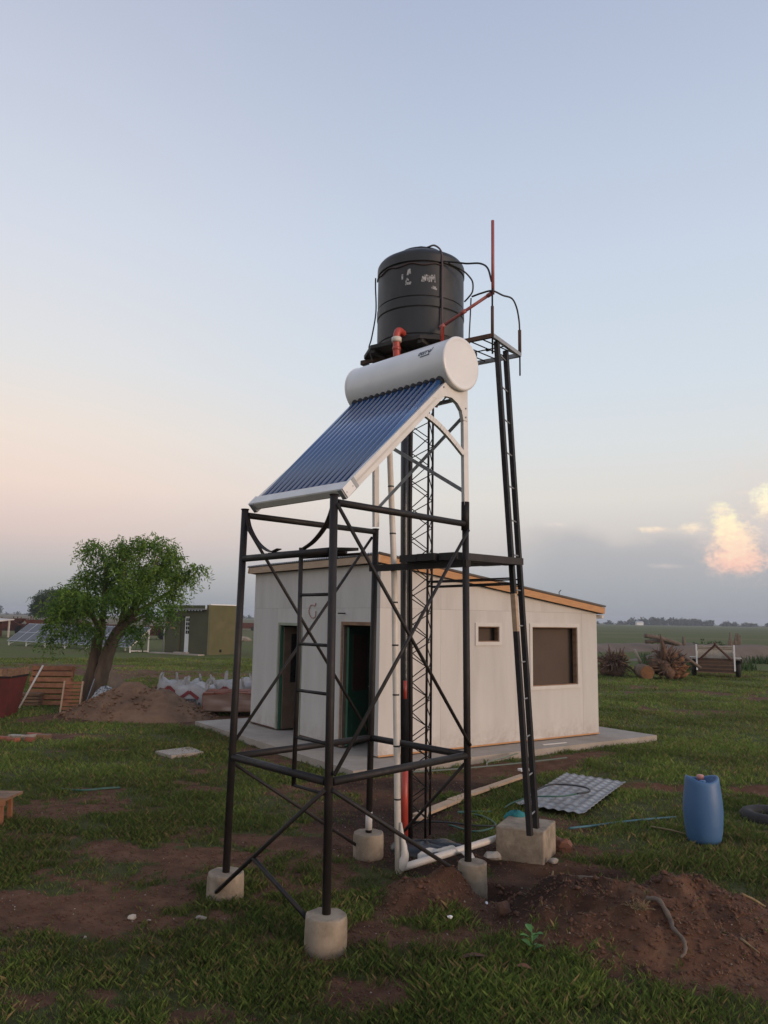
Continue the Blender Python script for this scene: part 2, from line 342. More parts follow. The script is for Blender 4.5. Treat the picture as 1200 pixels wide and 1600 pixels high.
SOIL=[(-1.6,6.1,2.6,1.9,0,.31),(-2.2,7.6,2.2,.8,0,.28),(-.3,5.0,1.6,.7,0,.26),(-4.2,9.4,1.8,.9,0,.34),(2.4,8.6,1.4,.7,0,.34),(-3,12,2.2,.7,0,.3),(9,26,5,2.5,0,.3),(-10,27,7,3,0,.34),(-2.2,6.0,.95,.5,0,1),(-1.62,6.4,.4,.25,0,.9),(-2.9,6.2,.6,.35,0,.9),(-2.2,7.5,.7,.24,-5,.8),(-.75,7.9,.8,.3,-6,.95),(-3.4,8.0,.6,.22,0,.7),(-1.72,7.35,.4,.22,0,.75),
 (-.0,5.75,.36,.26,0,1),(-.1,4.95,.42,.34,0,.85),(-.35,5.35,.3,.2,0,.7),(-1.75,4.75,.55,.24,0,.7),(-.9,4.55,.35,.2,0,.6),(-1.05,6.05,.3,.2,0,.7),
 (.1,9.1,1.05,1.1,0,1.1),(.3,10.6,2.0,.75,12,1.05),(2.1,12.0,1.1,.5,30,1),(.6,7.6,.7,.55,0,1.1),(-.4,8.5,.7,.4,0,1),(1.95,5.95,1.35,.92,0,1.25),(2.9,6.15,.6,.5,0,.9),(1.0,6.6,.65,.5,0,1.2),
 (.42,6.4,.52,.44,0,1.15),(2.1,7.85,.55,.32,0,.95),(1.6,7.2,.75,.4,0,1.1),(3.9,10.85,1.5,.34,-6,1),(5.4,10.6,1.2,.5,0,1),(-11,30.4,6.5,1.6,0,.95),(-8.6,28.6,4.5,1.0,0,.8),(8.4,25.2,1.9,.5,0,.85),
 (11.2,23.4,1.5,.5,0,.75),(-6,14.3,1.2,.5,10,.9),(-2.1,10.2,.42,.2,0,.9),(-3.6,10.05,.5,.17,0,.85),(-2.6,10.6,.3,.15,0,.7),(-5.2,17.0,2.1,1.1,0,.95),(-1.7,12.6,.9,.35,-55,.8),(3.2,13.0,1.3,.3,35,.8),
 (-12.8,33.5,5,1,0,.7),(-3.1,9.0,.4,.2,0,.6),(9.9,29.5,2.6,.4,0,.4),(-3.9,11.8,.35,.18,0,.6),(-4.6,12.9,.9,.2,10,.6),(3.0,8.6,.4,.15,0,.55),(1.9,9.0,.4,.25,0,.8)]
def soil_mask(x,y):
    m=np.zeros_like(x)
    for cx,cy,rx,ry,rot,s in SOIL: m=np.maximum(m, s*np.clip(1.35-ell(x,y,cx,cy,rx,ry,rot),0,1.0))
    n=fbm(x*2.3+4,y*2.3,5); n2=fbm(x*.55+40,y*.55+9,4)
    m=m+ (n-.5)*1.15 + (fbm(x*9+3,y*9+8,3)-.5)*.9 + np.clip(n2-.5,0,1)*1.9*np.where(y<40,1,.3)
    return sstep(m,.18,.90)
def wet_mask(x,y):
    m=np.zeros_like(x)
    for cx,cy,rx,ry in [(.55,7.5,.85,.75),(.98,6.6,.42,.42),(1.75,7.1,.6,.26),(.1,8.9,1.0,1.0),(.5,10.7,1.4,.5),(1.2,6.2,.42,.5),(2.3,6.3,.3,.16)]:
        m=np.maximum(m,np.clip(1.4-ell(x,y,cx,cy,rx,ry),0,1))
    return np.clip(m*1.1+(fbm(x*3,y*3,4)-.5)*.8,0,1)
HUMP=[(1.98,5.92,1.2,.85,.25),(1.35,6.15,.55,.5,.10),(2.5,6.2,.6,.5,.08),(.42,6.42,.55,.42,.15),(.60,6.52,.22,.18,.09),(.93,6.62,.30,.26,-.18),(1.72,7.12,.45,.2,-.12),(3.9,10.85,1.5,.3,-.07),(5.2,10.6,1.0,.4,-.05),(2.2,12.1,1.0,.3,-.04),(.1,9.5,.9,.8,-.03)]
def ground_h(x,y):
    near=np.clip(1-(np.hypot(x,y-8)/40),0,1)
    h=(fbm(x*.5,y*.5,3)-.5)*.05*near
    s=0
    for cx,cy,rx,ry,a in HUMP:
        d=ell(x,y,cx,cy,rx,ry); k=np.clip(1-d*d,0,1)**1.4; h=h+a*k; s=s+np.abs(a)*k
    h=h+(fbm(x*5,y*5,5)-.5)*(.022+np.clip(s,0,.3)*.95)*near + (fbm(x*17,y*17,3)-.5)*(np.clip(s,0,.3)*.28)*near
    return h
def gz(x,y): return float(ground_h(np.array([x]),np.array([y]))[0])
def axis(lo,hi,st,ext,gr=1.07):
    c=list(np.arange(lo,hi+1e-6,st)); d=st; v=hi
    while v<ext: d*=gr; v+=d; c.append(v)
    d=st; v=lo; pre=[]
    while v>-ext: d*=gr; v-=d; pre.append(v)
    return np.array(pre[::-1]+c)
gx=axis(-3.6,4.2,.04,2500); gy=axis(4.0,11.0,.04,2500,1.06)
GX,GY=np.meshgrid(gx,gy); GZ=ground_h(GX,GY); nx,ny=len(gx),len(gy)
idx=np.arange(nx*ny).reshape(ny,nx)
gf=np.stack([idx[:-1,:-1],idx[:-1,1:],idx[1:,1:],idx[1:,:-1]],-1).reshape(-1,4)
gs=soil_mask(GX,GY); gw=wet_mask(GX,GY)
gcol=np.stack([gs,gw,np.zeros_like(gs),np.ones_like(gs)],-1).reshape(-1,4)
def ground_material():
    m=bpy.data.materials.new('grass_and_soil'); m.use_nodes=True; nt=m.node_tree; N=nt.nodes; L=nt.links; b=N['Principled BSDF']
    b.inputs['Roughness'].default_value=.95; b.inputs['Specular IOR Level'].default_value=.15
    t=N.new('ShaderNodeTexCoord')
    def ns(sc,det=8,ro=.62,st=(1,1,1)):
        mp=N.new('ShaderNodeMapping'); mp.inputs['Scale'].default_value=st; L.new(t.outputs['Object'],mp.inputs[0])
        n=N.new('ShaderNodeTexNoise'); n.inputs['Scale'].default_value=sc; n.inputs['Detail'].default_value=det; n.inputs['Roughness'].default_value=ro; L.new(mp.outputs[0],n.inputs[0]); return n.outputs[0]
    def ramp(x,*st):
        r=N.new('ShaderNodeValToRGB'); e=r.color_ramp.elements
        while len(e)<len(st): e.new(.5)
        for q,(p,c) in zip(e,st): q.position=p; q.color=(*c,1)
        L.new(x,r.inputs[0]); return r.outputs[0]
    def mix(f,a,c):
        x=N.new('ShaderNodeMix'); x.data_type='RGBA'; L.new(f,x.inputs[0]) if not isinstance(f,float) else setattr(x.inputs[0],'default_value',f)
        L.new(a,x.inputs[6]); L.new(c,x.inputs[7]); return x.outputs[2]
    def mr(x,a,c,d=0,e=1):
        n=N.new('ShaderNodeMapRange'); n.inputs[1].default_value=a; n.inputs[2].default_value=c; n.inputs[3].default_value=d; n.inputs[4].default_value=e; L.new(x,n.inputs[0]); return n.outputs[0]
    grass=mix(mr(ns(.35,6,.6,(1,.6,1)),.4,.62), ramp(ns(7),(.3,(.052,.072,.016)),(.5,(.084,.112,.026)),(.7,(.115,.122,.036))), ramp(ns(5),(.3,(.075,.078,.024)),(.5,(.105,.098,.036)),(.7,(.125,.108,.05))))
    sx=N.new('ShaderNodeSeparateXYZ'); L.new(t.outputs['Object'],sx.inputs[0])
    thatch=ramp(ns(9,8,.7),(.3,(.045,.042,.017)),(.5,(.066,.070,.024)),(.7,(.10,.088,.040)))
    grass=mix(mr(sx.outputs[1],9,30),thatch,grass)
    far=ramp(ns(.012,6,.6,(1,4,1)),(.35,(.115,.112,.042)),(.5,(.085,.104,.032)),(.62,(.145,.125,.055)))
    grass=mix(mr(sx.outputs[1],55,130),grass,far)
    farl=ramp(ns(.02,5,.6,(1,3,1)),(.4,(.19,.15,.09)),(.6,(.14,.12,.07)))
    def mth(op,a,c):
        n=N.new('ShaderNodeMath'); n.operation=op; L.new(a,n.inputs[0]); L.new(c,n.inputs[1]) if not isinstance(c,float) else setattr(n.inputs[1],'default_value',c); return n.outputs[0]
    lf=mth('MULTIPLY',mr(sx.outputs[1],70,140),mr(mth('DIVIDE',sx.outputs[0],sx.outputs[1]),-.08,-.25))
    grass=mix(lf,grass,farl)
    soil=ramp(ns(4,10,.68),(.3,(.070,.034,.021)),(.5,(.125,.062,.037)),(.62,(.16,.083,.050)),(.75,(.19,.115,.075)))
    wet=ramp(ns(6,9,.65),(.3,(.022,.013,.009)),(.6,(.045,.025,.018)),(.75,(.07,.04,.028)))
    a=N.new('ShaderNodeAttribute'); a.attribute_name='mask'; sa=N.new('ShaderNodeSeparateColor'); L.new(a.outputs['Color'],sa.inputs[0])
    soil=mix(sa.outputs[1],soil,wet)
    brk=N.new('ShaderNodeMath'); brk.operation='ADD'; L.new(sa.outputs[0],brk.inputs[0]); L.new(mr(ns(11,7,.7),.3,.7,-.25,.25),brk.inputs[1])
    L.new(mix(mr(brk.outputs[0],.3,.6),grass,soil),b.inputs['Base Color'])
    bp=N.new('ShaderNodeBump'); bp.inputs['Distance'].default_value=.03; bp.inputs['Strength'].default_value=.9; L.new(ns(16,9,.7),bp.inputs['Height']); L.new(bp.outputs[0],b.inputs['Normal'])
    return m
ground=npmesh('ground',np.stack([GX,GY,GZ],-1).reshape(-1,3),gf,ground_material(),cols={'mask':gcol},smooth=True)
tag(ground,kind='structure')

# ================================================================== HOUSE FRAME OF REFERENCE
HN=Vector((-.036,12.063,0)); HR=Vector((math.cos(R(34.9)),math.sin(R(34.9)),0)); HL=Vector((-HR.y,HR.x,0)); UZ=Vector((0,0,1))
HLEN,HDEP,HZ0,HZT,HZB=4.48,5.09,.115,3.08,2.40
def hp(l,r,z): return HN+HL*l+HR*r+UZ*z
def roofz(r): return HZT+(HZB-HZT)*r/HDEP
mb=MB(); mb.hexa([hp(-.62,-.84,-.15),hp(-.62,6.0,-.15),hp(5.25,6.0,-.15),hp(5.25,-.84,-.15),hp(-.62,-.84,.10),hp(-.62,6.0,.10),hp(5.25,6.0,.10),hp(5.25,-.84,.10)])
slab=mb.build('house_apron_slab',M_slab); tag(slab,kind='structure')

def in_slab(x,y):
    dx=x-HN.x; dy=y-HN.y; l=dx*HL.x+dy*HL.y; r=dx*HR.x+dy*HR.y
    return (l>-.64)&(l<5.28)&(r>-.86)&(r<6.02)
# ------------------------------------------------------------------ grass blades
def grass_blades():
    N0=560000
    u=rng.random(N0); r1,r2=3.3,42.
    k=6.0                                                    # even density to k metres, thinning beyond
    A1=.5*(k*k-r1*r1); A2=k*k*math.log(r2/k); t=u*(A1+A2)
    r=np.where(t<A1,np.sqrt(r1*r1+2*np.minimum(t,A1)),k*np.exp(np.clip(t-A1,0,None)/(k*k)))
    th=(rng.random(N0)*2-1)*R(35); x=r*np.sin(th); y=r*np.cos(th)
    s=soil_mask(x,y); cl=fbm(x*1.6+11,y*1.6+3,4); cl2=fbm(x*6+1,y*6+8,3)
    p=(1-s)**1.4*np.clip(.6+(cl-.5)*2.0+(cl2-.5)*1.6,.08,1)+.03*(1-s)+.008
    keep=(rng.random(N0)<p)&~in_slab(x,y)
    for cx,cy,rr in [(-1.2,6.44,.16),(-.35,5.52,.16),(-.1,7.55,.16),(.74,6.68,.16),(3.33,8.25,.2)]: keep&=np.hypot(x-cx,y-cy)>rr
    keep&=~((ell(x,y,2.47,10.16,1.15,.42,60)<1))&~((np.abs(x-1.4)<.33)&(np.abs(y-7.7)<.3))
    x,y,r,cl,s=x[keep],y[keep],r[keep],cl[keep],s[keep]; n=len(x); nb=3
    x=np.repeat(x,nb)+rng.normal(0,.016,n*nb)*np.repeat(np.sqrt(r/6),nb); y=np.repeat(y,nb)+rng.normal(0,.016,n*nb)*np.repeat(np.sqrt(r/6),nb); r=np.repeat(r,nb); cl=np.repeat(cl,nb); s=np.repeat(s,nb); n=n*nb
    tall=np.clip(1.25-ell(x,y,.35,5.2,.9,.75),0,1)+np.clip(1.2-ell(x,y,1.4,4.9,1.6,.35),0,1)+.8*np.clip(1.2-ell(x,y,3.2,7.4,1.4,.8),0,1)
    h=(.014+.042*np.clip(cl-.3,0,1)+.045*rng.random(n)**3+.035*tall*rng.random(n))*(1+.25*np.clip(r/15,0,2))*(1-.4*s)
    w=(.0013+.0017*rng.random(n))*np.clip(r/5.0,1,7)
    a=rng.random(n)*2*np.pi; ln=h*(.25+.75*rng.random(n)); b=rng.random(n)*2*np.pi
    z=ground_h(x,y)-.004; bx,by=np.cos(a)*w,np.sin(a)*w; tx,ty=np.cos(b)*ln,np.sin(b)*ln
    V=np.empty((n,4,3),np.float32)
    V[:,0]=np.stack([x-bx,y-by,z],-1); V[:,1]=np.stack([x+bx,y+by,z],-1); V[:,2]=np.stack([x+bx*.8+tx*.35,y+by*.8+ty*.35,z+h*.6],-1); V[:,3]=np.stack([x+tx,y+ty,z+h],-1)
    i=np.arange(n)[:,None]*4
    F=np.concatenate([i+np.array([[0,1,2]]),i+np.array([[0,2,3]])])
    g=rng.random(n)[:,None]; dry=((rng.random(n)<.12+.2*s+.22*np.clip(fbm(x*.9+70,y*.9,3)-.45,0,1)/.3))[:,None]
    col=np.where(dry,np.array([[.19,.14,.062]])*(.6+.7*g),np.array([[.066,.100,.019]])*(1-g)+np.array([[.140,.190,.042]])*g)
    lush=np.clip(fbm(x*.7+20,y*.7+31,3)-.4,0,.3)[:,None]/.3
    col=col*(.75+.45*lush)*(1+.28*np.clip((y-7)/5,0,1))[:,None]
    C=np.concatenate([np.repeat(col[:,None],4,1),np.ones((n,4,1))],-1)
    o=npmesh('grass',V.reshape(-1,3),F,attr_mat('grass_blade',.7,'col',.3),cols={'col':C.reshape(-1,4)})
    tag(o,'short patchy green grass growing over the yard','grass',kind='stuff')
grass_blades()
def tall_weeds():
    n=9000; x=rng.uniform(13,34,n); y=rng.uniform(36,50,n); k=fbm(x*.2,y*.3+4,4); m=(k>.42)&(x/y>.33); x,y=x[m],y[m]; n=len(x)
    h=rng.uniform(.15,.5,n); w=rng.uniform(.02,.06,n); a=rng.random(n)*6.28; lx=rng.normal(0,.12,n); ly=rng.normal(0,.12,n)
    V=np.empty((n,3,3)); V[:,0]=np.stack([x-np.cos(a)*w,y-np.sin(a)*w,0*x],-1); V[:,1]=np.stack([x+np.cos(a)*w,y+np.sin(a)*w,0*x],-1); V[:,2]=np.stack([x+lx,y+ly,h],-1)
    g=rng.random(n)[:,None]; col=np.array([[.02,.045,.012]])*(1-g)+np.array([[.045,.085,.022]])*g
    C=np.concatenate([np.repeat(col[:,None],3,1),np.ones((n,3,1))],-1)
    tag(npmesh('weeds',V.reshape(-1,3),np.arange(n*3).reshape(-1,3),attr_mat('weed_leaf',.8),cols={'col':C.reshape(-1,4)}),'dark green strip of taller weeds behind the trailer','weeds',kind='stuff')
tall_weeds()
# low soil ridge across the field on the right
def ridge(name,P,w,h,label):
    mb=MB(); P=[Vector(p) for p in P]; Q=spline(P,10); V=[];F=[];k=9
    for i,p in enumerate(Q):
        t=(Q[min(i+1,len(Q)-1)]-Q[max(i-1,0)]).normalized(); s=Vector((-t.y,t.x,0)); e=min(1,min(i,len(Q)-1-i)/6+.05)
        for j in range(k):
            q=j/(k-1)*2-1; hh=h*e*(math.cos(q*math.pi)*.5+.5)*(.75+.5*float(fbm(np.array([p.x*.35+q]),np.array([p.y*.35+i*.2]))[0]))
            V.append(p+s*q*w+UZ*(hh-.05))
    F=[(i*k+j,i*k+j+1,(i+1)*k+j+1,(i+1)*k+j) for i in range(len(Q)-1) for j in range(k-1)]
    mb.add(V,F,True); o=mb.build(name,M_ridge); tag(o,label,kind='structure')
ridge('soil_ridge',[(15,45.5,0),(19.5,47.5,0),(23,49.5,0),(28,51.5,0),(36,53,0)],2.4,1.0,'grey brown bank of bare soil behind the trailer')
ridge('soil_ridge',[(12.5,58,0),(18,62,0),(23,64,0),(29,62,0)],2.6,.62,'low grey soil bank behind the uprooted stumps')

# ================================================================== HOUSE
hb=hp(HLEN/2,HDEP/2,.1)
M_backing=mat('brown_hardboard',(.078,.052,.036),(.066,.044,.031),3,.8)
house=thing('house',hb,'unfinished grey panel house with sloping roof, orange fascia and open doorways','house')
def cells(a0,a1,z0,z1,ops):
    xs=sorted({a0,a1,*[min(max(v,a0),a1) for o in ops for v in (o[0],o[1])]}); zs=sorted({z0,z1,*[min(max(v,z0),z1) for o in ops for v in (o[2],o[3])]})
    for i in range(len(xs)-1):
        for j in range(len(zs)-1):
            cx,cz=(xs[i]+xs[i+1])/2,(zs[j]+zs[j+1])/2
            if not any(o[0]<cx<o[1] and o[2]<cz<o[3] for o in ops): yield xs[i],xs[i+1],zs[j],zs[j+1]
def wall(P, out, L, ztop, ops, seams, panmat=M_board):
    # P(a) point on the outer line, out: outward normal, ztop(a): height of the wall
    core=MB()
    for x0,x1,z0,z1 in cells(.014,L-.014,HZ0,2.30,ops):
        a,b=P(x0),P(x1); q=-out*.013; w=-out*.075
        core.hexa([a+q+UZ*z0,b+q+UZ*z0,b+w+UZ*z0,a+w+UZ*z0,a+q+UZ*z1,b+q+UZ*z1,b+w+UZ*z1,a+w+UZ*z1])
    a,b=P(.014),P(L-.014); q=-out*.013; w=-out*.075
    core.hexa([a+q+UZ*2.3,b+q+UZ*2.3,b+w+UZ*2.3,a+w+UZ*2.3,a+q+UZ*(ztop(0)-.01),b+q+UZ*(ztop(L)-.01),b+w+UZ*(ztop(L)-.01),a+w+UZ*(ztop(0)-.01)])
    co=core.build('wall_core',M_core,house)
    g=.0012; seams=[0]+seams+[L]
    for s0,s1 in zip(seams[:-1],seams[1:]):
        pm=MB()
        for x0,x1,z0,z1 in cells(s0+g,s1-g,HZ0+.01,2.37-g,ops):
            a,b=P(x0),P(x1); w=-out*.012
            pm.hexa([a+UZ*z0,b+UZ*z0,b+w+UZ*z0,a+w+UZ*z0,a+UZ*z1,b+UZ*z1,b+w+UZ*z1,a+w+UZ*z1])
        pm.build('wall_panel',panmat,house)
        a,b=P(s0+g),P(s1-g); w=-out*.012; pm=MB(); z0=2.37+g; za,zb=ztop(s0+g),ztop(s1-g)
        pm.hexa([a+UZ*z0,b+UZ*z0,b+w+UZ*z0,a+w+UZ*z0,a+UZ*za,b+UZ*zb,b+w+UZ*zb,a+w+UZ*za]).build('wall_panel',panmat,house)
D1=(2.50,3.34,.0,2.05); D2=(.22,1.06,.0,2.09); W1=(2.03,2.52,1.84,2.10); W2=(3.33,4.52,1.05,2.10)
wall(lambda a:hp(a,0,0), -HR, HLEN, lambda a:HZT-.02, [D1,D2], [1.16,2.36,3.44])
wall(lambda a:hp(.0135,a,0), -HL, HDEP, lambda a:roofz(a)-.02, [W1,W2], [1.22,2.9,4.65]) if False else wall(lambda a:hp(0,a,0), -HL, HDEP, lambda a:roofz(a)-.02, [W1,W2], [1.22,2.90,4.66])
wall(lambda a:hp(a,HDEP,0), HR, HLEN, lambda a:HZB-.02, [], [1.22,2.44,3.66])
wall(lambda a:hp(HLEN,a,0), HL, HDEP, lambda a:roofz(a)-.02, [], [1.22,2.44,3.66])
# inner partition so the openings look into rooms
mb=MB(); mb.box((hp(2.0,2.7,1.25)),(HLEN-2.3,.06,2.2),(HL,HR,UZ)); mb.build('partition',M_core,house)
mb=MB(); mb.box((hp(1.75,.98,1.2)),(.05,1.6,2.15),(HL,HR,UZ)); mb.build('partition',M_core,house)
# skirting of bare timber at the base of the walls
mb=MB(); mb.beam(hp(-.006,0,.128),hp(-.006,HDEP,.128),.02,.022); mb.build('base_strip',M_fascia,house)
for q0,q1 in ((1.13,2.44),(3.4,HLEN)): MB().beam(hp(q0,-.006,.128),hp(q1,-.006,.128),.02,.022).build('base_strip',M_rust,house)
# roof: corrugated sheets with a timber edge
rm=MB(); nL=190; a0,a1=-.13,HLEN+.14; r0,r1=-.13,HDEP+.14
V=[];F=[]
for i in range(nL+1):
    l=a0+(a1-a0)*i/nL; c=.016*math.cos(i/nL*(a1-a0)/.076*2*math.pi)
    for r in (r0,r1):
        for dz in (.124,.116): V.append(hp(l,r,roofz(r)+dz+c))
for i in range(nL):
    b=i*4; F+=[(b,b+4,b+6,b+2),(b+1,b+3,b+7,b+5),(b,b+1,b+5,b+4),(b+2,b+6,b+7,b+3)]
rm.add(V,F,True); roof=rm.build('roof_sheet',M_zinc,house)
for nm,p,q,m_ in [('fascia_board',hp(-.09,-.125,roofz(-.125)+.04),hp(-.09,HDEP+.13,roofz(HDEP+.13)+.04),M_fascia),('fascia_board',hp(HLEN+.09,-.125,roofz(-.125)+.04),hp(HLEN+.09,HDEP+.13,roofz(HDEP+.13)+.04),M_fascia),
                 ('fascia_board',hp(-.11,-.10,roofz(-.1)+.035),hp(HLEN+.11,-.10,roofz(-.1)+.035),M_fascia2),('fascia_board',hp(-.07,HDEP+.10,roofz(HDEP+.1)+.03),hp(HLEN+.07,HDEP+.10,roofz(HDEP+.1)+.03),M_fascia2)]:
    MB().beam(p,q,.028,.115).build(nm,m_,house)
mb=MB(); mb.hexa([hp(-.07,-.08,roofz(-.08)-.012),hp(-.07,HDEP+.08,roofz(HDEP)-.02),hp(HLEN+.07,HDEP+.08,roofz(HDEP)-.02),hp(HLEN+.07,-.08,roofz(-.08)-.012),
                  hp(-.07,-.08,roofz(-.08)+.05),hp(-.07,HDEP+.08,roofz(HDEP)+.05),hp(HLEN+.07,HDEP+.08,roofz(HDEP)+.05),hp(HLEN+.07,-.08,roofz(-.08)+.05)]); mb.build('roof_deck',M_core,house)
mb=MB(); mb.tube([hp(-.06,HDEP+.12,roofz(HDEP)-.09),hp(HLEN,HDEP+.12,roofz(HDEP)-.09)],.035,8); mb.build('gutter',M_trim,house)
MB().tube([hp(-.05,4.0,roofz(4)+.12),hp(-.05,4.0,roofz(4)+.2),hp(-.07,4.03,roofz(4)+.24)],.008,5).build('roof_wire',M_steel2,house)
# window surrounds: flat boards proud of the wall
def surround(ops, n, w, P, out, m_, dep=.014, sill=True):
    x0,x1,z0,z1=ops; t=dep/2+.001
    f=MB()
    f.box(P((x0+x1)/2)+out*t+UZ*(z1+w/2),(x1-x0+2*w,dep,w),(P(1)-P(0),out,UZ))
    if sill: f.box(P((x0+x1)/2)+out*t+UZ*(z0-w/2),(x1-x0+2*w,dep,w),(P(1)-P(0),out,UZ))
    zb=z0 if sill else HZ0+.01
    for xx in (x0-w/2,x1+w/2): f.box(P(xx)+out*t+UZ*((zb+z1)/2),(w,dep,z1-zb-.001),(P(1)-P(0),out,UZ))
    o=f.build(n,m_,house)
    return o
PW=lambda a:hp(0,a,0); PD=lambda a:hp(a,0,0)
for W in (W1,W2):
    surround(W,'window_surround',.062,PW,-HL,M_trim)
    x0,x1,z0,z1=W; f=MB(); 
    f.box(PW((x0+x1)/2)+HL*.05+UZ*(z0+.008),(x1-x0,.09,.014),(HR,HL,UZ)); f.box(PW((x0+x1)/2)+HL*.05+UZ*(z1-.008),(x1-x0,.09,.014),(HR,HL,UZ))
    for xx in (x0+.008,x1-.008): f.box(PW(xx)+HL*.05+UZ*(z0+z1)/2,(.014,.09,z1-z0-.034),(HR,HL,UZ))
    f.build('window_lining',M_wood,house)
    MB().box(PW((x0+x1)/2)+HL*.16+UZ*(z0+z1)/2,(x1-x0+.3,.015,z1-z0+.3),(HR,HL,UZ)).build('window_backing_board',M_backing,house)
surround(D1,'door_surround',.05,PD,-HR,M_pgreen,sill=False); surround(D2,'door_surround',.055,PD,-HR,M_wood,sill=False)
def leaf(hinge, ang, w, z0, z1, m_, glaz, d0):
    d=HL*math.cos(R(ang))*d0+HR*math.sin(R(ang)); n=d.cross(UZ).normalized(); c=hinge+d*w/2
    lf=MB().box(c+UZ*(z0+z1)/2,(w,.04,z1-z0),(d,n,UZ)).build('door_leaf',m_,house)
    zz=z0+(z1-z0)*.45
    MB().box(c+UZ*(zz+z1-.12)/2,(w*.62,.046,z1-.12-zz),(d,n,UZ)).build('door_pane',glaz,lf)
    MB().box(c+UZ*(z0+.12+zz-.1)/2,(w*.62,.05,zz-.1-z0-.12),(d,n,UZ)).build('door_panel',m_,lf)
    MB().tube([hinge+d*(w-.06)+n*.03+UZ*1.05,hinge+d*(w-.06)+n*.07+UZ*1.05,hinge+d*(w-.16)+n*.07+UZ*1.05],.009,6).build('handle',M_alum,lf)
leaf(hp(D1[1]-.05,.07,0),86,.76,HZ0+.02,D1[3]-.04,M_core,M_dark,-1)
leaf(hp(D2[1]-.04,.07,0),118,.78,HZ0+.02,D2[3]-.04,M_dgreen,M_rust,-1)
MB().box(hp(D1[1]-.012,.05,1.08),(.022,.05,1.92),(HL,HR,UZ)).build('door_jamb',M_dgreen,house)
# red cable loop left hanging on the front wall, short dark pipe stub
MB().tube(spline([hp(1.98,-.012,2.46),hp(2.02,-.012,2.41),hp(2.16,-.012,2.42),hp(2.22,-.012,2.30),hp(2.12,-.012,2.20),hp(1.99,-.012,2.22),hp(1.97,-.012,2.32)],5),.0065,5).build('cable_loop',M_pinkpv,house)
MB().tube([hp(1.02,0,2.28),hp(.98,-.16,2.28)],.012,6).build('pipe_stub',M_steel2,house)

# ================================================================== HEATER STAND
SU=Vector((.7009,-.7133,0)); SV=Vector((.7133,.7009,0)); SC=Vector((-.2185,6.545,0))
def S(u,v,z): return SC+SU*u+SV*v+UZ*z
BOT={'L':Vector((-1.208,6.436,.19)),'F':Vector((-.345,5.518,.215)),'B':Vector((-.095,7.553,.215)),'R':Vector((.742,6.680,.228))}
TOP={'L':Vector((-1.176,6.442,3.095)),'F':Vector((-.365,5.516,3.085)),'B':Vector((-.079,7.553,3.075)),'R':Vector((.714,6.682,3.20))}
def post(k,z): a,b=BOT[k],TOP[k]; return a+(b-a)*((z-a.z)/(b.z-a.z))
stand=thing('heater_stand',(SC.x,SC.y,0),'tall black tubular steel stand on concrete footings under the solar water heater','stand')
for k in 'LFBR':
    o=MB().tube([BOT[k]-UZ*.05,TOP[k]],.030,12).build('post',M_steel,stand)
    MB().lathe([(.035,0),(.035,.008),(.006,.012)],12,TOP[k]+UZ*.0).build('post_cap',M_steel2,o)
    c=BOT[k]+Vector((.035,-.01,0)) if k=='R' else BOT[k]; rr=.142 if k!='R' else .118
    prof=[(rr*1.03,-.30),(rr*1.02,-c.z+.02),(rr,-.03),(rr*.985,-.008),(rr*.95,0)]
    ft=MB().lathe(prof,22,c)
    ft.v=[(x+random.uniform(-.004,.004),y+random.uniform(-.004,.004),z+random.uniform(-.005,.005)) for x,y,z in ft.v]
    ft.build('concrete_footing',M_conc,stand)
MB().tube([TOP['R']-UZ*.22,TOP['R']+UZ*.03],.036,12).build('sleeve',M_steel2,stand)
MB().tube([post('B',.24),post('B',.40)],.0315,12).build('bare_post_end',M_trim,stand)
def rail(a,b,z,r=.029,z2=None):
    d=(post(b,z2 or z)-post(a,z)).normalized()*.03
    return MB().tube([post(a,z)+d,post(b,z2 or z)-d],r,10).build('rail',M_steel,stand)
for a,b in ('LF','FR','RB','BL'): rail(a,b,1.075)
rail('F','R',3.035,.027); rail('L','B',3.05,.027); rail('L','F',2.68,.028); MB().beam(post('B',2.69)-SU*.05,post('R',2.69)+SU*.03,.06,.06).build('walkway_bearer',M_steel2,stand)
def brace(a,b,r=.014): 
    return MB().tube([a,b],r,8).build('brace',M_steel,stand)
nF=-SV*.02
sU=SU*.034; 
brace(post('F',3.02)+sU,post('R',1.16)+sU); brace(post('R',2.98)+sU*1.0,post('F',1.13)+sU*1.6)
brace(post('L',3.02)-sU,post('B',1.12)-sU); brace(post('B',3.0)-sU*1.5,post('L',1.12)-sU*1.5)
brace(post('F',1.03)+sU,post('R',.16)-SV*.12+sU*.5,.016); brace(post('L',1.04)-sU,post('B',.12)-SV*.13-sU,.014)
b1a=post('F',1.03)-SV*.035; b1b=post('L',.08)-SV*.12+SU*.06; brace(b1a,b1b,.017)
m1=b1a+(b1b-b1a)*.635; brace(m1,post('F',.17)-SU*.13-SV*.06,.017)
brace(post('R',1.05)+SV*.035,post('B',.30)+SU*.42+SV*.04,.015)
# welded ladder on the face towards the camera, left
def lf(u,z,v=-.80): return S(u,v,z)
MB().tube([lf(.235,2.725),lf(.245,1.9),lf(.232,.985)],.017,8).build('ladder_stile',M_steel,stand)
for z in (2.368,2.006,1.668,1.33,.99): MB().tube([lf(.243,z),post('F',z)-SU*.025],.012,8).build('rung',M_steel,stand)
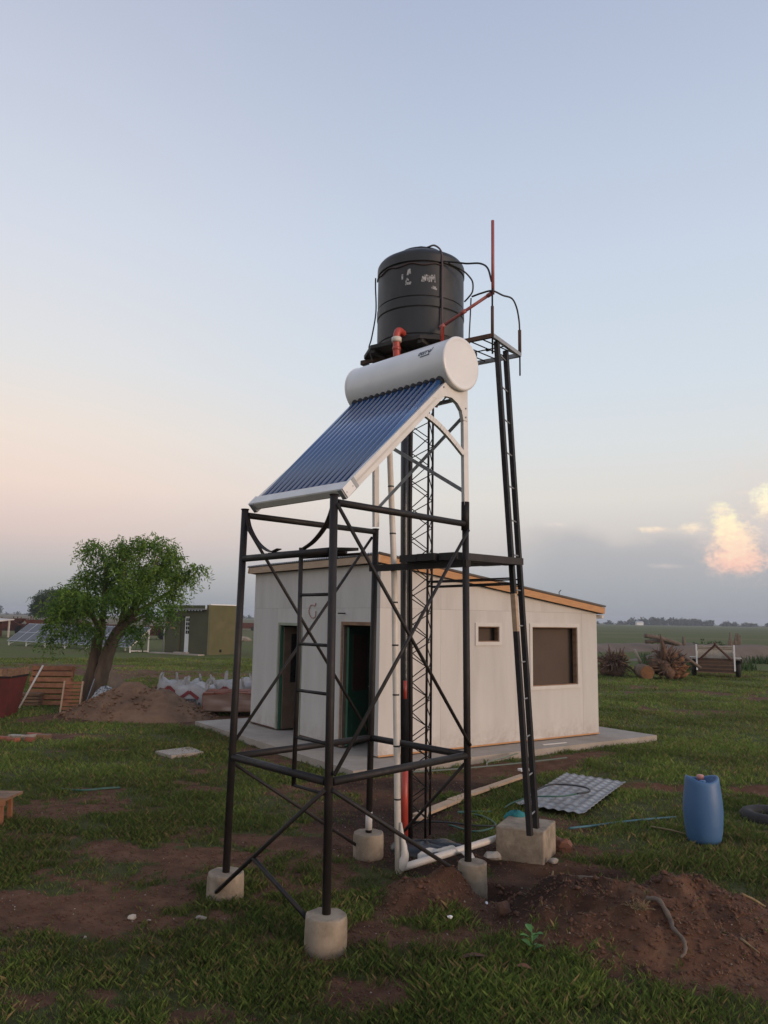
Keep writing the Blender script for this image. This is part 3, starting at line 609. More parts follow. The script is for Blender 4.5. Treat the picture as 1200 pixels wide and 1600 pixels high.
# bent flat bars hanging from the two front posts, little tray between them
def strap(pts,w=.045,t=.008):
    P=spline(pts,6); V=[];F=[]
    for i,p in enumerate(P):
        tt=(P[min(i+1,len(P)-1)]-P[max(i-1,0)]).normalized(); n=SV.cross(tt).normalized()
        for s1,s2 in ((-1,-1),(1,-1),(1,1),(-1,1)): V.append(p+SV*s1*w/2+n*s2*t/2)
    for i in range(len(P)-1):
        for k in range(4): F.append((i*4+k,i*4+(k+1)%4,(i+1)*4+(k+1)%4,(i+1)*4+k))
    F+=[(3,2,1,0),tuple((len(P)-1)*4+k for k in range(4))]
    return MB().add(V,F).build('bent_strap',M_steel2,stand)
strap([S(-.585,-.74,3.04),S(-.52,-.75,2.93),S(-.38,-.76,2.80),S(-.20,-.77,2.72),S(-.08,-.77,2.735)])
strap([S(.60,-.80,3.07),S(.58,-.80,2.98),S(.50,-.79,2.87),S(.36,-.78,2.77),S(.20,-.77,2.71)])
MB().hexa([S(-.22,-.775,2.700),S(.58,-.775,2.700),S(.52,-.47,2.735),S(-.16,-.47,2.735),S(-.22,-.775,2.712),S(.58,-.775,2.712),S(.52,-.47,2.712),S(-.16,-.47,2.712)]).build('tray_plate',M_steel2,stand)
for v_ in (-.62,-.47): MB().tube([S(-.19,v_,2.688),S(.55,v_,2.688)],.011,6).build('tray_bar',M_steel2,stand)

# ================================================================== SOLAR WATER HEATER
heater=thing('solar_water_heater',tuple(S(0,0,3.09)),'solar water heater with white cylinder above sloping dark blue glass tubes','water heater')
TC=Vector((0,.60,4.435)); TR=.236
axS=(-SV,UZ,SU)     # lathe axes: x=-v, y=z, z=u
L0,L1=-.62,.63
prof=[(TR-.03,L0-.012),(TR-.012,L0-.008),(TR-.002,L0+.006),(TR,L0+.03),(TR,L1-.03),(TR-.002,L1-.008),(TR-.012,L1)]
tank=MB().lathe(prof,48,S(0,TC.y,TC.z),True,axS).build('storage_cylinder',M_white,heater)
MB().lathe([(TR-.010,L1-.012),(TR+.004,L1-.010),(TR+.006,L1+.004),(TR+.001,L1+.014),(TR-.018,L1+.017),(TR-.03,L1+.013),(TR-.04,L1+.012)],48,S(0,TC.y,TC.z),True,axS).build('end_cap',M_white,tank)
MB().lathe([(TR-.04,L0-.012),(TR-.02,L0-.017),(TR+.004,L0-.012),(TR+.006,L0-.003),(TR-.008,L0+.010)],48,S(0,TC.y,TC.z),True,axS).build('end_cap',M_white,tank)
def on_cyl(u,a): return S(u,TC.y-math.cos(a)*(TR+.0022),TC.z+math.sin(a)*(TR+.0022))   # a: angle up from the front
def stroke_cyl(mb,pts,w):
    for (u0,a0),(u1,a1) in zip(pts[:-1],pts[1:]):
        dx,dy=u1-u0,(a1-a0)*TR; l=math.hypot(dx,dy) or 1e-6; nx_,ny_=-dy/l*w/2,dx/l*w/2/TR*1.0; ex,ey=dx/l*w*.4,dy/l*w*.4/TR
        mb.add([on_cyl(u0-nx_-ex,a0-ny_-ey),on_cyl(u1-nx_+ex,a1-ny_+ey),on_cyl(u1+nx_+ex,a1+ny_+ey),on_cyl(u0+nx_-ex,a0+ny_-ey)],[(0,1,2,3)])
lg=MB(); a_=.36; u0_=.33; hh=.14
glyph=[[(.035,.1),(.02,0),(.0,.03),(.0,.1),(.02,.14),(.035,.12)],[(.05,.02),(.05,.11),(.075,.13),(.085,.06),(.07,.0),(.05,.02)],[(.10,0),(.105,.13),(.125,.13)],[(.135,.0),(.14,.13),(.16,.12)],
       [(.175,.13),(.185,.03),(.205,.06),(.215,.14)],[(.215,.14),(.20,-.04)],[(.225,.02),(.24,.09),(.25,.2)]]
for g_ in glyph: stroke_cyl(lg,[(u0_+x*.62,a_+y*1.1+x*.12) for x,y in g_],.0085)
stroke_cyl(lg,[(u0_+.03,a_-.075),(u0_+.075,a_-.07)],.012); stroke_cyl(lg,[(u0_+.078,a_-.07),(u0_+.13,a_-.062)],.012)
lg.build('lettering',M_ink,tank)
td=(Vector((0,TC.y,TC.z))-Vector((0,-.63,3.19))).normalized()
NT=15; pitch=.0775; seal_me=None
tube_proto=None
for i in range(NT):
    u=(i-(NT-1)/2)*pitch
    a=S(u,-.63,3.185); dirw=SV*td.y+UZ*td.z; b=S(u,TC.y,TC.z)-dirw*(TR-.02)
    if tube_proto is None:
        tb=MB().tube([a,b],.0275,16,True).build('glass_tube',M_tube,heater); tube_proto=(tb,u)
        sl=MB().tube([b-dirw*.055,b-dirw*.040,b-dirw*.012,b+dirw*.01],[.030,.038,.040,.040],16).build('seal_ring',M_seal,tb); seal_me=sl
    else:
        d=SU*(u-tube_proto[1]); t2=tube_proto[0].copy(); COL.objects.link(t2); t2.location=d
        s2=seal_me.copy(); COL.objects.link(s2); s2.parent=t2
# lower tube holder
hd=SV*td.y+UZ*td.z; hn=hd.cross(SU).normalized()
c0=S(0,-.655,3.160)
mb=MB(); sec=[(-.055,-.030),(-.050,-.040),(.045,-.040),(.052,-.034),(.052,.028),(.044,.036),(-.040,.036),(-.055,.020)]
V=[];n=len(sec)
for uu in (-.60,.60):
    for p,q in sec: V.append(c0+SU*uu+hd*p+hn*q)
mb.add(V,[(k,(k+1)%n,n+(k+1)%n,n+k) for k in range(n)]+[tuple(reversed(range(n))),tuple(range(n,2*n))]); tray=mb.build('tube_holder',M_whitefr,heater)
for uu in (-.603,.603): MB().box(c0+SU*uu,(.006,.112,.084),(SU,hd,hn)).build('end_plate',M_white,tray)
# reflective clips between tubes at the holder
# side frames
def hpnt(u,v,z): return S(u,v,z)
for uu,k in ((.575,'R'),(-.56,'B')):
    fa=hpnt(uu,-.715,3.095); fb=hpnt(uu,.44,4.175); fd=(fb-fa).normalized()
    rl=MB().beam(fa+fd*.10,fb,.034,.088,UZ).build('frame_rail',M_whitefr,heater)
    MB().beam(fa+fd*.14,fb-fd*.05,.037,.016,UZ).build('rail_groove',M_trim,rl)
    fx=MB().beam(fa+fd*.02,fa+fd*.19,.046,.085,UZ).build('foot_bracket',M_greybar,heater)
    for q in (.05,.13): MB().tube([fa+fd*q-SU*.032,fa+fd*q+SU*.032],.008,6).build('bolt',M_alum,fx)
    top=TOP[k]; lb=Vector((top.x,top.y,3.10 if k=='B' else 3.2)); lt=hpnt(uu,.715,4.24)
    lg_=MB().beam(lb,lt,.034,.062,SV).build('rear_leg',M_whitefr,heater)
    # gusset: plate with an arched underside joining rail and leg
    arcp=[hpnt(uu,.36,4.075),hpnt(uu,.44,4.115),hpnt(uu,.53,4.12),hpnt(uu,.61,4.085),hpnt(uu,.665,4.03),hpnt(uu,.688,3.95)]
    outp=[hpnt(uu,.27,4.07),hpnt(uu,.44,4.235),hpnt(uu,.56,4.245),hpnt(uu,.65,4.25),hpnt(uu,.745,4.24),hpnt(uu,.745,3.95)]
    V=[];F=[]; m=len(arcp)
    for s_ in (-.019,.019):
        V+= [p+SU*s_ for p in arcp]+[p+SU*s_ for p in outp]
    for i in range(m-1):
        F+=[(i,i+1,m+i+1,m+i),(2*m+i,2*m+m+i,2*m+m+i+1,2*m+i+1),(i,2*m+i,2*m+i+1,i+1),(m+i,m+i+1,3*m+i+1,3*m+i)]
    F+=[(0,m,3*m,2*m),(m-1,3*m-1,4*m-1,2*m-1)]
    gs_=MB().add(V,F).build('gusset',M_whitefr,heater)
    for bv,bz in ((.42,4.19),(.717,3.98),(.717,4.06)): MB().tube([hpnt(uu+.019,bv,bz),hpnt(uu+.027,bv,bz)],.008,6).build('bolt',M_greybar,gs_)
    # curved strut between rail and leg
    P=spline([hpnt(uu,.19,3.915),hpnt(uu,.36,3.855),hpnt(uu,.53,3.765),hpnt(uu,.70,3.655)],5); mb=MB()
    for p,q in zip(P[:-1],P[1:]): mb.beam(p,q+(q-p).normalized()*.004,.028,.045,UZ)
    mb.build('curved_strut',M_whitefr,heater)
MB().beam(S(-.57,.735,3.98),S(.565,.735,3.32),.006,.034,UZ).build('rear_brace',M_greybar,heater)
MB().beam(S(-.57,.748,3.25),S(.565,.748,4.02),.006,.034,UZ).build('rear_brace',M_greybar,heater)
MB().beam(S(-.57,.70,4.16),S(.565,.70,4.16),.03,.03,UZ).build('cross_rail',M_greybar,heater)
MB().beam(S(-.57,.0,3.71),S(.565,.0,3.71),.03,.02,UZ).build('cross_rail',M_greybar,heater)

# ================================================================== WATER TOWER
tower=thing('water_tower',(.42,8.24,0),'slim black lattice mast with raking ladder legs carrying the black water tank','tower')
CH=[Vector((.292,8.25,0)),Vector((.472,8.15,0)),Vector((.530,8.345,0))]
for p in CH: MB().tube([p-UZ*.2,p+UZ*5.03],.0125,8).build('mast_chord',M_steel2,tower)
stp=.152
for i,j in ((0,1),(1,2),(2,0)):
    k=0; z=.05+.05*i
    while z+stp<5.0:
        a,b=(CH[i],CH[j]) if k%2==0 else (CH[j],CH[i])
        MB().tube([a+UZ*z,b+UZ*(z+stp)],.0058,5,False).build('lattice_rod',M_steel2,tower); z+=stp; k+=1
# platform
PD_=Vector((-.83,.557,0)).normalized(); PW_=Vector((.485,.874,0)); PW_=(PW_-PD_*PW_.dot(PD_)).normalized()
PA=Vector((1.065,7.43,5.05)); PWD=.675; PLEN=1.62
def pl(a,b,z=5.05): return Vector((PA.x,PA.y,0))+PD_*a+PW_*b+UZ*z
for a,b in (((0,0),(PLEN,0)),((0,PWD),(PLEN,PWD)),((0,0),(0,PWD)),((PLEN,0),(PLEN,PWD))):
    MB().beam(pl(*a),pl(*b),.035,.042).build('platform_beam',M_rust if a[1]==b[1]==0 else M_greybar,tower)
for q in (.14,.27,.40,.53,.66): MB().tube([pl(q,.02),pl(q-.12,PWD-.02)],.007,5).build('platform_bar',M_steel2,tower)
MB().tube([pl(.02,.34),pl(.75,.34)],.007,5).build('platform_bar',M_steel2,tower)
MB().box(pl(.22,.34,5.045),(.035,.035,.02),(PD_,PW_,UZ)).build('platform_plate',M_steel2,tower)
for b in (.08,PWD-.08): MB().tube([pl(.45,b,5.03),pl(.95,b,4.62)],.009,6).build('platform_strut',M_greybar,tower)
TKC=Vector((.372,8.2,0))
deck=MB(); 
dk=[TKC+PD_*a*.56+PW_*b*.52 for a,b in ((-1,-.55),(-.55,-1),(.55,-1),(1,-.55),(1,.55),(.55,1),(-.55,1),(-1,.55))]
n=8; deck.add([p+UZ*5.075 for p in dk]+[p+UZ*5.115 for p in dk],[(k,(k+1)%n,n+(k+1)%n,n+k) for k in range(n)]+[tuple(reversed(range(n))),tuple(range(n,2*n))]); deck.build('tank_deck',M_darkplank,tower)
for q in (-.3,0,.3): MB().beam(TKC+PD_*q-PW_*.5+UZ*5.055,TKC+PD_*q+PW_*.5+UZ*5.055,.06,.04).build('deck_bearer',M_darkplank,tower)
# raking ladder
LA=[(Vector((1.376,7.325,.27)),Vector((1.125,7.547,5.03))),(Vector((1.479,7.549,.27)),Vector((1.261,7.824,5.03)))]
for a,b in LA: MB().beam(a,b,.046,.050,PW_).build('ladder_leg',M_steel,tower)
a,b=LA[0]; MB().beam(a+(b-a)*.385,a+(b-a)*.46,.0475,.0515,PW_).build('bare_wood_patch',M_fascia2,tower)
for k in range(14):
    f=(.16+.345*k)/4.76
    p=LA[0][0]+(LA[0][1]-LA[0][0])*f; q=LA[1][0]+(LA[1][1]-LA[1][0])*f; d=(q-p).normalized()
    MB().tube([p-d*.015,q+d*.045],.0075,6).build('rung',M_greybar,tower)
for z,f in ((2.60,.492),(2.545,.482)):
    q=LA[0][0]+(LA[0][1]-LA[0][0])*f; MB().tube([CH[1]+UZ*z,q],.0085,6).build('tie_rod',M_steel2,tower)
    q=LA[1][0]+(LA[1][1]-LA[1][0])*f; MB().tube([CH[2]+UZ*z,q],.0085,6).build('tie_rod',M_steel2,tower)
for z in (3.9,): pass
# handrail stumps and rods at the platform corners
MB().tube([pl(0,0,4.86),pl(0,0,5.55)],.010,6).build('corner_rod',M_steel2,tower)
MB().tube([pl(0,0,5.04),pl(0,0,5.36)],.016,8).build('corner_sleeve',M_rust,tower)
MB().tube([pl(0,PWD,4.82),pl(0,PWD,5.10)],.009,6).build('corner_rod',M_steel2,tower)
MB().tube([pl(0,PWD,5.05),pl(0,PWD,5.33)],.018,8).build('corner_sleeve',M_rust,tower)
MB().tube([pl(.52,PWD*.5,5.03),pl(.53,PWD*.5,4.42)],.008,6).build('corner_rod',M_steel2,tower)
MB().tube(spline([(.885,7.66,5.56),(.97,7.56,5.555),pl(0,0,5.525),pl(0,.25,5.57),pl(0,.48,5.62),pl(0,.60,5.56),pl(0,.66,5.44),pl(0,PWD,5.33)],6),.0095,6).build('hand_hoop',M_hose,tower)
# concrete block under the ladder
blk=MB(); B0=Vector((1.10,7.575,0)); bx=Vector((1.519-1.10,7.41-7.575,0)); by=Vector((.20,.40,0))
bp=[B0,B0+bx,B0+bx+by,B0+by]
blk.hexa([p-UZ*.2 for p in bp]+[p+UZ*(.285+d) for p,d in zip(bp,(.0,-.01,.0,.012))])
bob=blk.build('ladder_footing_block',M_conc,tower)
for bm_o in (bob,):
    md=bm_o.modifiers.new('bevel','BEVEL'); md.width=.012; md.segments=2

# ================================================================== WALKWAY PLANKS between stand and tower
for i,(u,v0,v1) in enumerate(((.40,.71,1.70),(.165,.67,1.66),(-.07,.69,1.62))):
    d=MB().hexa([S(u-.105,v0,2.725),S(u+.105,v0,2.725),S(u+.105,v1,2.735),S(u-.105,v1,2.735),S(u-.105,v0,2.79),S(u+.105,v0,2.79),S(u+.105,v1,2.80),S(u-.105,v1,2.80)])
    o=solid('plank',d,M_darkplank,S(u,.75,2.725),['black stained plank nearest the camera in the walkway between stand and mast','middle black stained plank of the walkway between stand and mast','black stained walkway plank farthest left, beside the lattice mast'][i],'plank','walkway planks')
    MB().hexa([S(u-.104,v1,2.737),S(u+.104,v1,2.737),S(u+.104,v1+.003,2.737),S(u-.104,v1+.003,2.737),S(u-.104,v1,2.798),S(u+.104,v1,2.798),S(u+.104,v1+.003,2.798),S(u-.104,v1+.003,2.798)]).build('sawn_end',M_wood,o)

# ================================================================== WATER TANK
wt=thing('water_tank',(TKC.x,TKC.y,5.115),'round ribbed black plastic water tank on top of the tower','water tank')
RT=.480; prof=[]
def ribs(z,base=RT):
    r=base
    for zc,w,d in ((5.175,.010,-.010),(5.475,.010,-.010),(5.59,.010,-.010),(5.975,.010,-.012)):
        r+=d*max(0,1-abs(z-zc)/w)
    if 5.475<z<5.59: r+=.006
    if z>5.98: r+=.008
    return r
zs=[5.115,5.12,5.135]+[5.15+.005*i for i in range(184)]
for z in zs:
    if z<=6.065: prof.append((ribs(z)-(.02 if z<5.118 else .006 if z<5.125 else 0),z))
prof+=[(RT+.006,6.08),(RT-.004,6.10),(RT-.022,6.122),(.405,6.155),(.36,6.183),(.31,6.205),(.28,6.216),(.262,6.222),(.258,6.228)]
tb=MB().lathe([(r,z) for r,z in prof],56,(TKC.x,TKC.y,0)).build('tank_body',M_tank,wt)
MB().lathe([(.250,6.215),(.268,6.222),(.268,6.238),(.25,6.258),(.16,6.300),(.07,6.312),(.066,6.350),(.052,6.362),(.02,6.366)],40,(TKC.x,TKC.y,0)).build('lid',M_tank,wt)
def on_tank(a,z): return Vector((TKC.x+math.sin(a)*(RT+.003),TKC.y-math.cos(a)*(RT+.003),z))
def stroke_tank(mb,pts,w):
    for (a0,z0),(a1,z1) in zip(pts[:-1],pts[1:]):
        dx,dz=(a1-a0)*RT,z1-z0; l=math.hypot(dx,dz) or 1e-6; na,nz=-dz/l*w/2/RT,dx/l*w/2
        mb.add([on_tank(a0-na,z0-nz),on_tank(a1-na,z1-nz),on_tank(a1+na,z1+nz),on_tank(a0+na,z0+nz)],[(0,1,2,3)])
mk=MB()
for g_ in ([(.0,.0),(.02,.06)],[(.03,.0),(.045,.075),(.06,.01),(.08,.08)],[(.10,.075),(.105,.01),(.13,.0),(.145,.07)],[(.165,.0),(.175,.08),(.20,.03),(.22,.085),(.235,.0)],[(.17,-.06),(.27,-.075)],[(.19,-.05),(.25,-.055)],[(-.30,-.02),(-.20,-.015)],[(-.29,.0),(-.27,.05),(-.24,.02)],[(-.26,.08),(-.24,.14)],[(-.225,.15),(-.21,.09)],[(-.36,.04),(-.355,.10)],[(-.28,-.01),(-.19,.0)]):
    stroke_tank(mk,[(a*1.25-.02,5.745+z) for a,z in g_],.014 if len(g_)>2 else .02)
mk.build('worn_lettering',M_print,wt)

# ------------------------------------------------------------------ plumbing, each run a thing
def run(name,P,r,m_,label,cat,n=8,sp=0,base=None,group=None):
    P=[Vector(p) for p in P]; Q=spline(P,sp) if sp else P
    return solid(name,MB().tube(Q,r,n),m_,base or min(P,key=lambda p:p.z),label,cat,group)
def tfront(a,z,d=0): return Vector((TKC.x+math.sin(a)*(RT+d),TKC.y-math.cos(a)*(RT+d),z))
oa=-.44
e0=tfront(oa,5.185,-.02); e1=tfront(oa,5.185,.07); q_=tfront(oa,5.0,.13)
op=thing('outlet_pipe',(q_.x,q_.y,4.80),'bright red elbow pipe leaving the black water tank','pipe')
MB().tube(spline([e0,e1,tfront(oa-.01,5.165,.115),tfront(oa-.02,5.11,.13),tfront(oa-.02,5.04,.13),tfront(oa-.02,4.94,.125),tfront(oa,4.8,.12)],5),.038,14).build('pipe_body',M_redpvc,op)
MB().lathe([(.042,0),(.052,.004),(.052,.05),(.042,.054)],14,tfront(oa-.02,5.045,.13)).build('union_ring',M_pvc,op)
MB().lathe([(.042,0),(.045,.004),(.045,.03),(.042,.034)],14,tfront(oa-.02,4.96,.127)).build('pipe_collar',M_redpvc,op)
vp=thing('vent_pipe',(.577,7.66,5.02),'faded red pipe rising beside the tank to a tall vertical end','pipe')
vj=Vector((1.075,7.455,5.52)); v0=Vector((.574,7.64,5.03)); v1=Vector((.574,7.64,5.222))
MB().tube([v0,v1,v1+(vj-v1)*.03],.020,10).build('pipe_body',M_redpvc,vp); MB().tube([v1,vj],.017,10).build('pipe_body',M_pinkpv,vp); MB().tube([vj-UZ*.02,Vector((1.075,7.455,6.30))],.017,10).build('pipe_body',M_pinkpv,vp)
for p,d in ((v1,vj-v1),(v1+(vj-v1)*.42,vj-v1),(vj-(vj-v1)*.06,vj-v1)): d=d.normalized(); MB().tube([p-d*.03,p+d*.03],.0225,10).build('pipe_collar',M_pinkpv,vp)
run('tank_pipe',[(.43,7.98,6.262),(.50,7.86,6.225),(.565,7.775,6.12),(.578,7.745,5.97),(.578,7.742,5.6),(.578,7.73,5.23)],.0105,mat('purple_brown_pipe',(.10,.06,.06),(.07,.045,.045),9,.5),'thin purple brown pipe running down the front of the black tank','pipe',8,6)
run('black_hose',[(.59,7.74,5.985),(.70,7.73,5.975),(.83,7.72,5.955),(.962,7.6,5.90),(1.028,7.5,5.80),(1.062,7.46,5.64)],.010,M_hose,'black hose arching from the tank shoulder to the tall red pipe','hose',7,8)
run('black_hose',[(.64,7.74,5.968),(.80,7.80,5.915),(.88,7.84,5.86),(.915,7.85,5.80),(.912,7.85,5.70),(.87,7.87,5.64),(.835,7.92,5.615)],.009,M_hose,'short black hose curling round the right side of the tank','hose',7,8)
run('black_hose',[(.890,7.79,5.60),(.882,7.79,5.4),(.872,7.79,5.2),(.868,7.79,5.03)],.008,M_hose,'straight black hose hanging beside the tank above the grid platform','hose',6)
run('black_cable',[tfront(-1.5,5.98,.03),tfront(-1.62,5.9,.03),tfront(-1.6,5.6,.02),tfront(-1.55,5.3,.06),tfront(-1.45,5.17,.09),tfront(-1.3,5.1,.1),tfront(-1.2,4.95,.08)],.008,M_hose,'black cable hanging down the left side of the tank','cable',6,8)
run('tank_strap_cable',[tfront(-1.55+.09*i,5.945+.012*math.sin(i),.008) for i in range(23)],.007,mat('brown_cord',(.07,.04,.035),(.05,.03,.03),9,.7),'brown cord tied round the tank just below its shoulder','cord',5,2)
# pipes beside the mast
bp_=thing('insulated_pipe',(.20,8.07,0),'thick black wrapped pipe beside the mast with red bare foot','pipe')
MB().tube([(.258,8.02,.03),(.250,8.02,.80)],.036,12).build('bare_red_end',M_redpvc,bp_)
MB().tube([(.251,8.02,.72),(.238,8.03,1.6),(.218,8.06,3.2),(.202,8.09,5.03)],.042,12).build('wrapping',M_film2,bp_)
MB().tube([(.246,7.985,1.40),(.244,7.987,1.58)],.018,8).build('bare_red_patch',M_redpvc,bp_)
run('insulated_pipe',[(.318,8.10,.02),(.302,8.10,1.6),(.276,8.12,3.2),(.258,8.14,5.03)],.024,M_steel2,'dark brown-black pipe running up between wrapped pipe and lattice','pipe',12)
run('thin_pipe',[(.292,8.20,.1),(.288,8.20,2.6),(.285,8.20,4.9)],.010,mat('pink_brown_pipe',(.22,.10,.09),(.16,.08,.07),9,.6),'thin pinkish pipe tied along the left edge of the lattice','pipe',8)
wpp=thing('drain_pipe',(.178,7.08,0),'white plastic pipe rising from the ground in front of the mast','pipe')
WP=[Vector((.178,7.08,-.05)),Vector((.160,7.16,.7)),Vector((.135,7.28,1.6)),Vector((.109,7.40,2.61)),Vector((.075,7.52,3.3)),Vector((.045,7.61,3.92)),Vector((.03,7.66,4.3))]
MB().tube(WP,.030,14).build('pipe_body',M_pvc,wpp)
for f in (.6,1.05,1.5,1.95,2.35,3.02,3.5):
    i=next(k for k in range(len(WP)-1) if WP[k+1].z>f); p=WP[i]+(WP[i+1]-WP[i])*((f-WP[i].z)/(WP[i+1].z-WP[i].z))
    MB().lathe([(.030,0),(.0315,.001),(.0315,.014),(.030,.015)],14,p).build('tape_band',M_hose,wpp)
cr=MB().tube(spline([(.205,7.075,.02),(.222,7.07,.10),(.228,7.075,.2),(.205,7.09,.32),(.195,7.10,.42)],4),[.02,.03,.034,.036,.038,.036,.034,.032,.03,.028,.024,.022,.02,.018,.016,.014,.01][:17],8,jit=.2); cr.build('torn_foam_wrap',M_pvc,wpp)
# union on the red pipe under the heater
run('red_fitting',[(.50,7.6,4.35),(.53,7.55,4.44),(.56,7.52,4.47)],.03,M_redpvc,'dark red pipe fitting seen under the white cylinder','fitting',10)
run('red_fitting',[(.235,7.75,4.18),(.235,7.75,4.34)],.022,M_redpvc,'short red pipe piece behind the glass tubes','fitting',10)

# ================================================================== YARD OBJECTS NEAR THE STAND
def on_ground(x,y,dz=0): return Vector((x,y,gz(x,y)+dz))
# white pipe lying on the ground, scraps of film
lp=MB(); a=Vector((.19,7.10,.035)); b=Vector((1.10,7.62,.18)); b=Vector((1.13,7.70,.14))
lp.tube([a+(b-a)*.02,a+(b-a)*.2-UZ*.0,b],.032,14,False); lp.tube([b,a+(b-a)*.02],.028,14,False)
solid('fallen_pipe',lp,M_pvc,a,'white plastic pipe lying on the ground against the concrete block','pipe')
def crumple(name,c,sx,sy,sz,m_,label,cat,n=14,amp=.25,seed=1,fold=1.0):
    r=np.random.default_rng(seed); V=[];F=[]
    ph=r.random(12)*6.28
    for i in range(n+1):
        t=i/n*math.pi*.5
        for j in range(n*2):
            a=j/(n*2)*2*math.pi; k=1+amp*(math.sin(3*a+ph[0])*.4+math.sin(5*a+ph[1]+2*t)*.3+math.sin(9*a+ph[2]+5*t)*.22*fold+math.sin(14*a+ph[3]-4*t)*.12*fold)
            zz=math.sin(t)*(1+amp*.7*math.sin(2*a+ph[4])*math.cos(t)+amp*.35*math.sin(7*a+ph[5]+6*t))
            V.append((c[0]+math.cos(a)*math.cos(t)**.7*sx*k,c[1]+math.sin(a)*math.cos(t)**.7*sy*k,c[2]+zz*sz))
    w=n*2
    F=[(i*w+j,i*w+(j+1)%w,(i+1)*w+(j+1)%w,(i+1)*w+j) for i in range(n) for j in range(w)]
    return solid(name,MB().add(V,F,True),m_,c,label,cat)
crumple('plastic_sheet',(.46,7.75,-.01),.36,.22,.10,M_film2,'crumpled black plastic sheet at the foot of the mast','plastic sheet',14,.3,3)
fl=MB(); P=[(.36,7.40,.07),(.52,7.48,.11),(.66,7.46,.12),(.74,7.38,.12),(.86,7.36,.08)]
Q=spline(P,6); V=[];F=[]
for i,p in enumerate(Q):
    k=i/len(Q); w=.03+.05*max(0,k-.45)
    for j in range(4): V.append(p+Vector((.02*j*k,-w*j*.5,.02*math.sin(j*1.7+i*.6)-.012*j)))
F=[(i*4+j,i*4+j+1,(i+1)*4+j+1,(i+1)*4+j) for i in range(len(Q)-1) for j in range(3)]
fo=solid('split_pipe_scrap',fl.add(V,F,True),M_pvc,(.36,7.40,.0),'split piece of white pipe insulation lying behind the fallen pipe','scrap'); fo.modifiers.new('s','SOLIDIFY').thickness=.006
# blue drum with recessed head
dr=thing('blue_drum',(3.34,8.26,0),'blue plastic drum standing on the grass at the right','drum')
D0=Vector((3.34,8.26,-.01))
dsh=MB().lathe([(.13,0),(.155,.008),(.168,.04),(.182,.12),(.192,.24),(.195,.32),(.190,.42),(.178,.53),(.168,.595),(.164,.625),(.155,.635),(.143,.632),(.138,.615),(.136,.575),(.10,.568),(.02,.568)],40,D0); dsh.v=[(x,y,z+(.022*math.cos(2*math.atan2(y-D0.y,x-D0.x)) if z-D0.z>.59 and math.hypot(x-D0.x,y-D0.y)>.13 else 0)) for x,y,z in dsh.v]; dsh.build('drum_shell',M_blue,dr)
MB().lathe([(.030,.568),(.030,.60),(.036,.60),(.036,.64),(.03,.648),(.005,.65)],14,D0+Vector((.015,.075,0))).build('bung_cap',M_pinkcap,dr)
MB().lathe([(.026,.568),(.026,.59),(.032,.59),(.032,.615),(.026,.62),(.005,.62)],14,D0+Vector((-.02,-.07,0))).build('bung_cap',M_blue,dr)
nt=MB().box(D0+Vector((.02,-.150,.605)),(.13,.034,.03)); 
# tyre half sunk at the right edge
ty=MB(); V=[];F=[]; na,nb_=40,14
for i in range(na):
    a=2*math.pi*i/na
    for j in range(nb_):
        b=2*math.pi*j/nb_; rr=.27+.085*math.cos(b); z=.075*math.sin(b)
        if math.cos(b)>.55 and (i%2==0): rr-=.006
        V.append(Vector((math.cos(a)*rr,math.sin(a)*rr,z)))
F=[(i*nb_+j,((i+1)%na)*nb_+j,((i+1)%na)*nb_+(j+1)%nb_,i*nb_+(j+1)%nb_) for i in range(na) for j in range(nb_)]
o=solid('tyre',ty.add(V,F,True),M_rubber,(0,0,0),'worn tyre lying in the mud behind the blue drum','tyre'); o.location=(4.52,9.22,.015)
# metal tile sheet lying on the grass
def tile_sheet():
    c=[Vector((1.61,9.47,0)),Vector((2.66,11.37,0)),Vector((3.33,10.79,0)),Vector((2.30,9.02,0))]
    NX,NY=104,56; V=[];F=[]
    for j in range(NY+1):
        for i in range(NX+1):
            s=i/NX; t=j/NY; p=(c[0]*(1-s)+c[1]*s)*(1-t)+(c[3]*(1-s)+c[2]*s)*t
            st=(s*13)%1; wv=math.cos(t*7*2*math.pi)
            V.append(p+UZ*(.050+.008*wv+.017*(1-st)**.7+.012*math.sin(s*3)*math.sin(t*2.4)))
    w=NX+1; F=[(j*w+i,(j+1)*w+i,(j+1)*w+i+1,j*w+i+1) for j in range(NY) for i in range(NX)]
    o=solid('roof_tile_sheet',MB().add(V,F,True),M_tile,(2.47,10.16,0),'grey metal roof sheet pressed like tiles, lying on the grass','roof sheet'); o.modifiers.new('s','SOLIDIFY').thickness=.003
tile_sheet()
run('black_hose',[(1.95,9.95,.12),(2.2,10.25,.125),(2.45,10.25,.125),(2.62,10.1,.125),(2.6,9.9,.12),(2.42,9.78,.12)],.011,M_hose,'loop of black hose lying on the grey tile sheet','hose',7,8)
run('green_hose',[(2.55,9.9,.115),(2.2,9.65,.115),(1.85,9.6,.115),(1.6,9.5,.07),(1.45,9.35,.03)],.010,M_hoseg,'green hose trailing off the near edge of the tile sheet','hose',7,8)
run('green_hose',[(-4.02,10.0,.03),(-3.86,9.95,.03),(-3.65,9.94,.03),(-3.45,10.06,.03),(-3.3,10.16,.02)],.014,M_hoseg,'piece of dark green hose on the bare patch at the left','hose',7,6)
run('green_hose',[(.40,11.30,.05),(.9,11.5,.05),(1.6,11.85,.05),(2.3,12.25,.05),(3.0,12.75,.04)],.013,mat('olive_hose',(.10,.13,.10),(.08,.10,.08),8,.5),'long grey green hose running along the edge of the house slab','hose',7,8)
run('green_hose',[(1.6,11.9,.05),(1.66,12.15,.06),(1.95,12.45,.08),(2.2,12.7,.105)],.012,mat('pale_hose',(.16,.19,.15),(.12,.15,.12),8,.5),'pale green hose climbing onto the slab behind the ladder','hose',7,8)
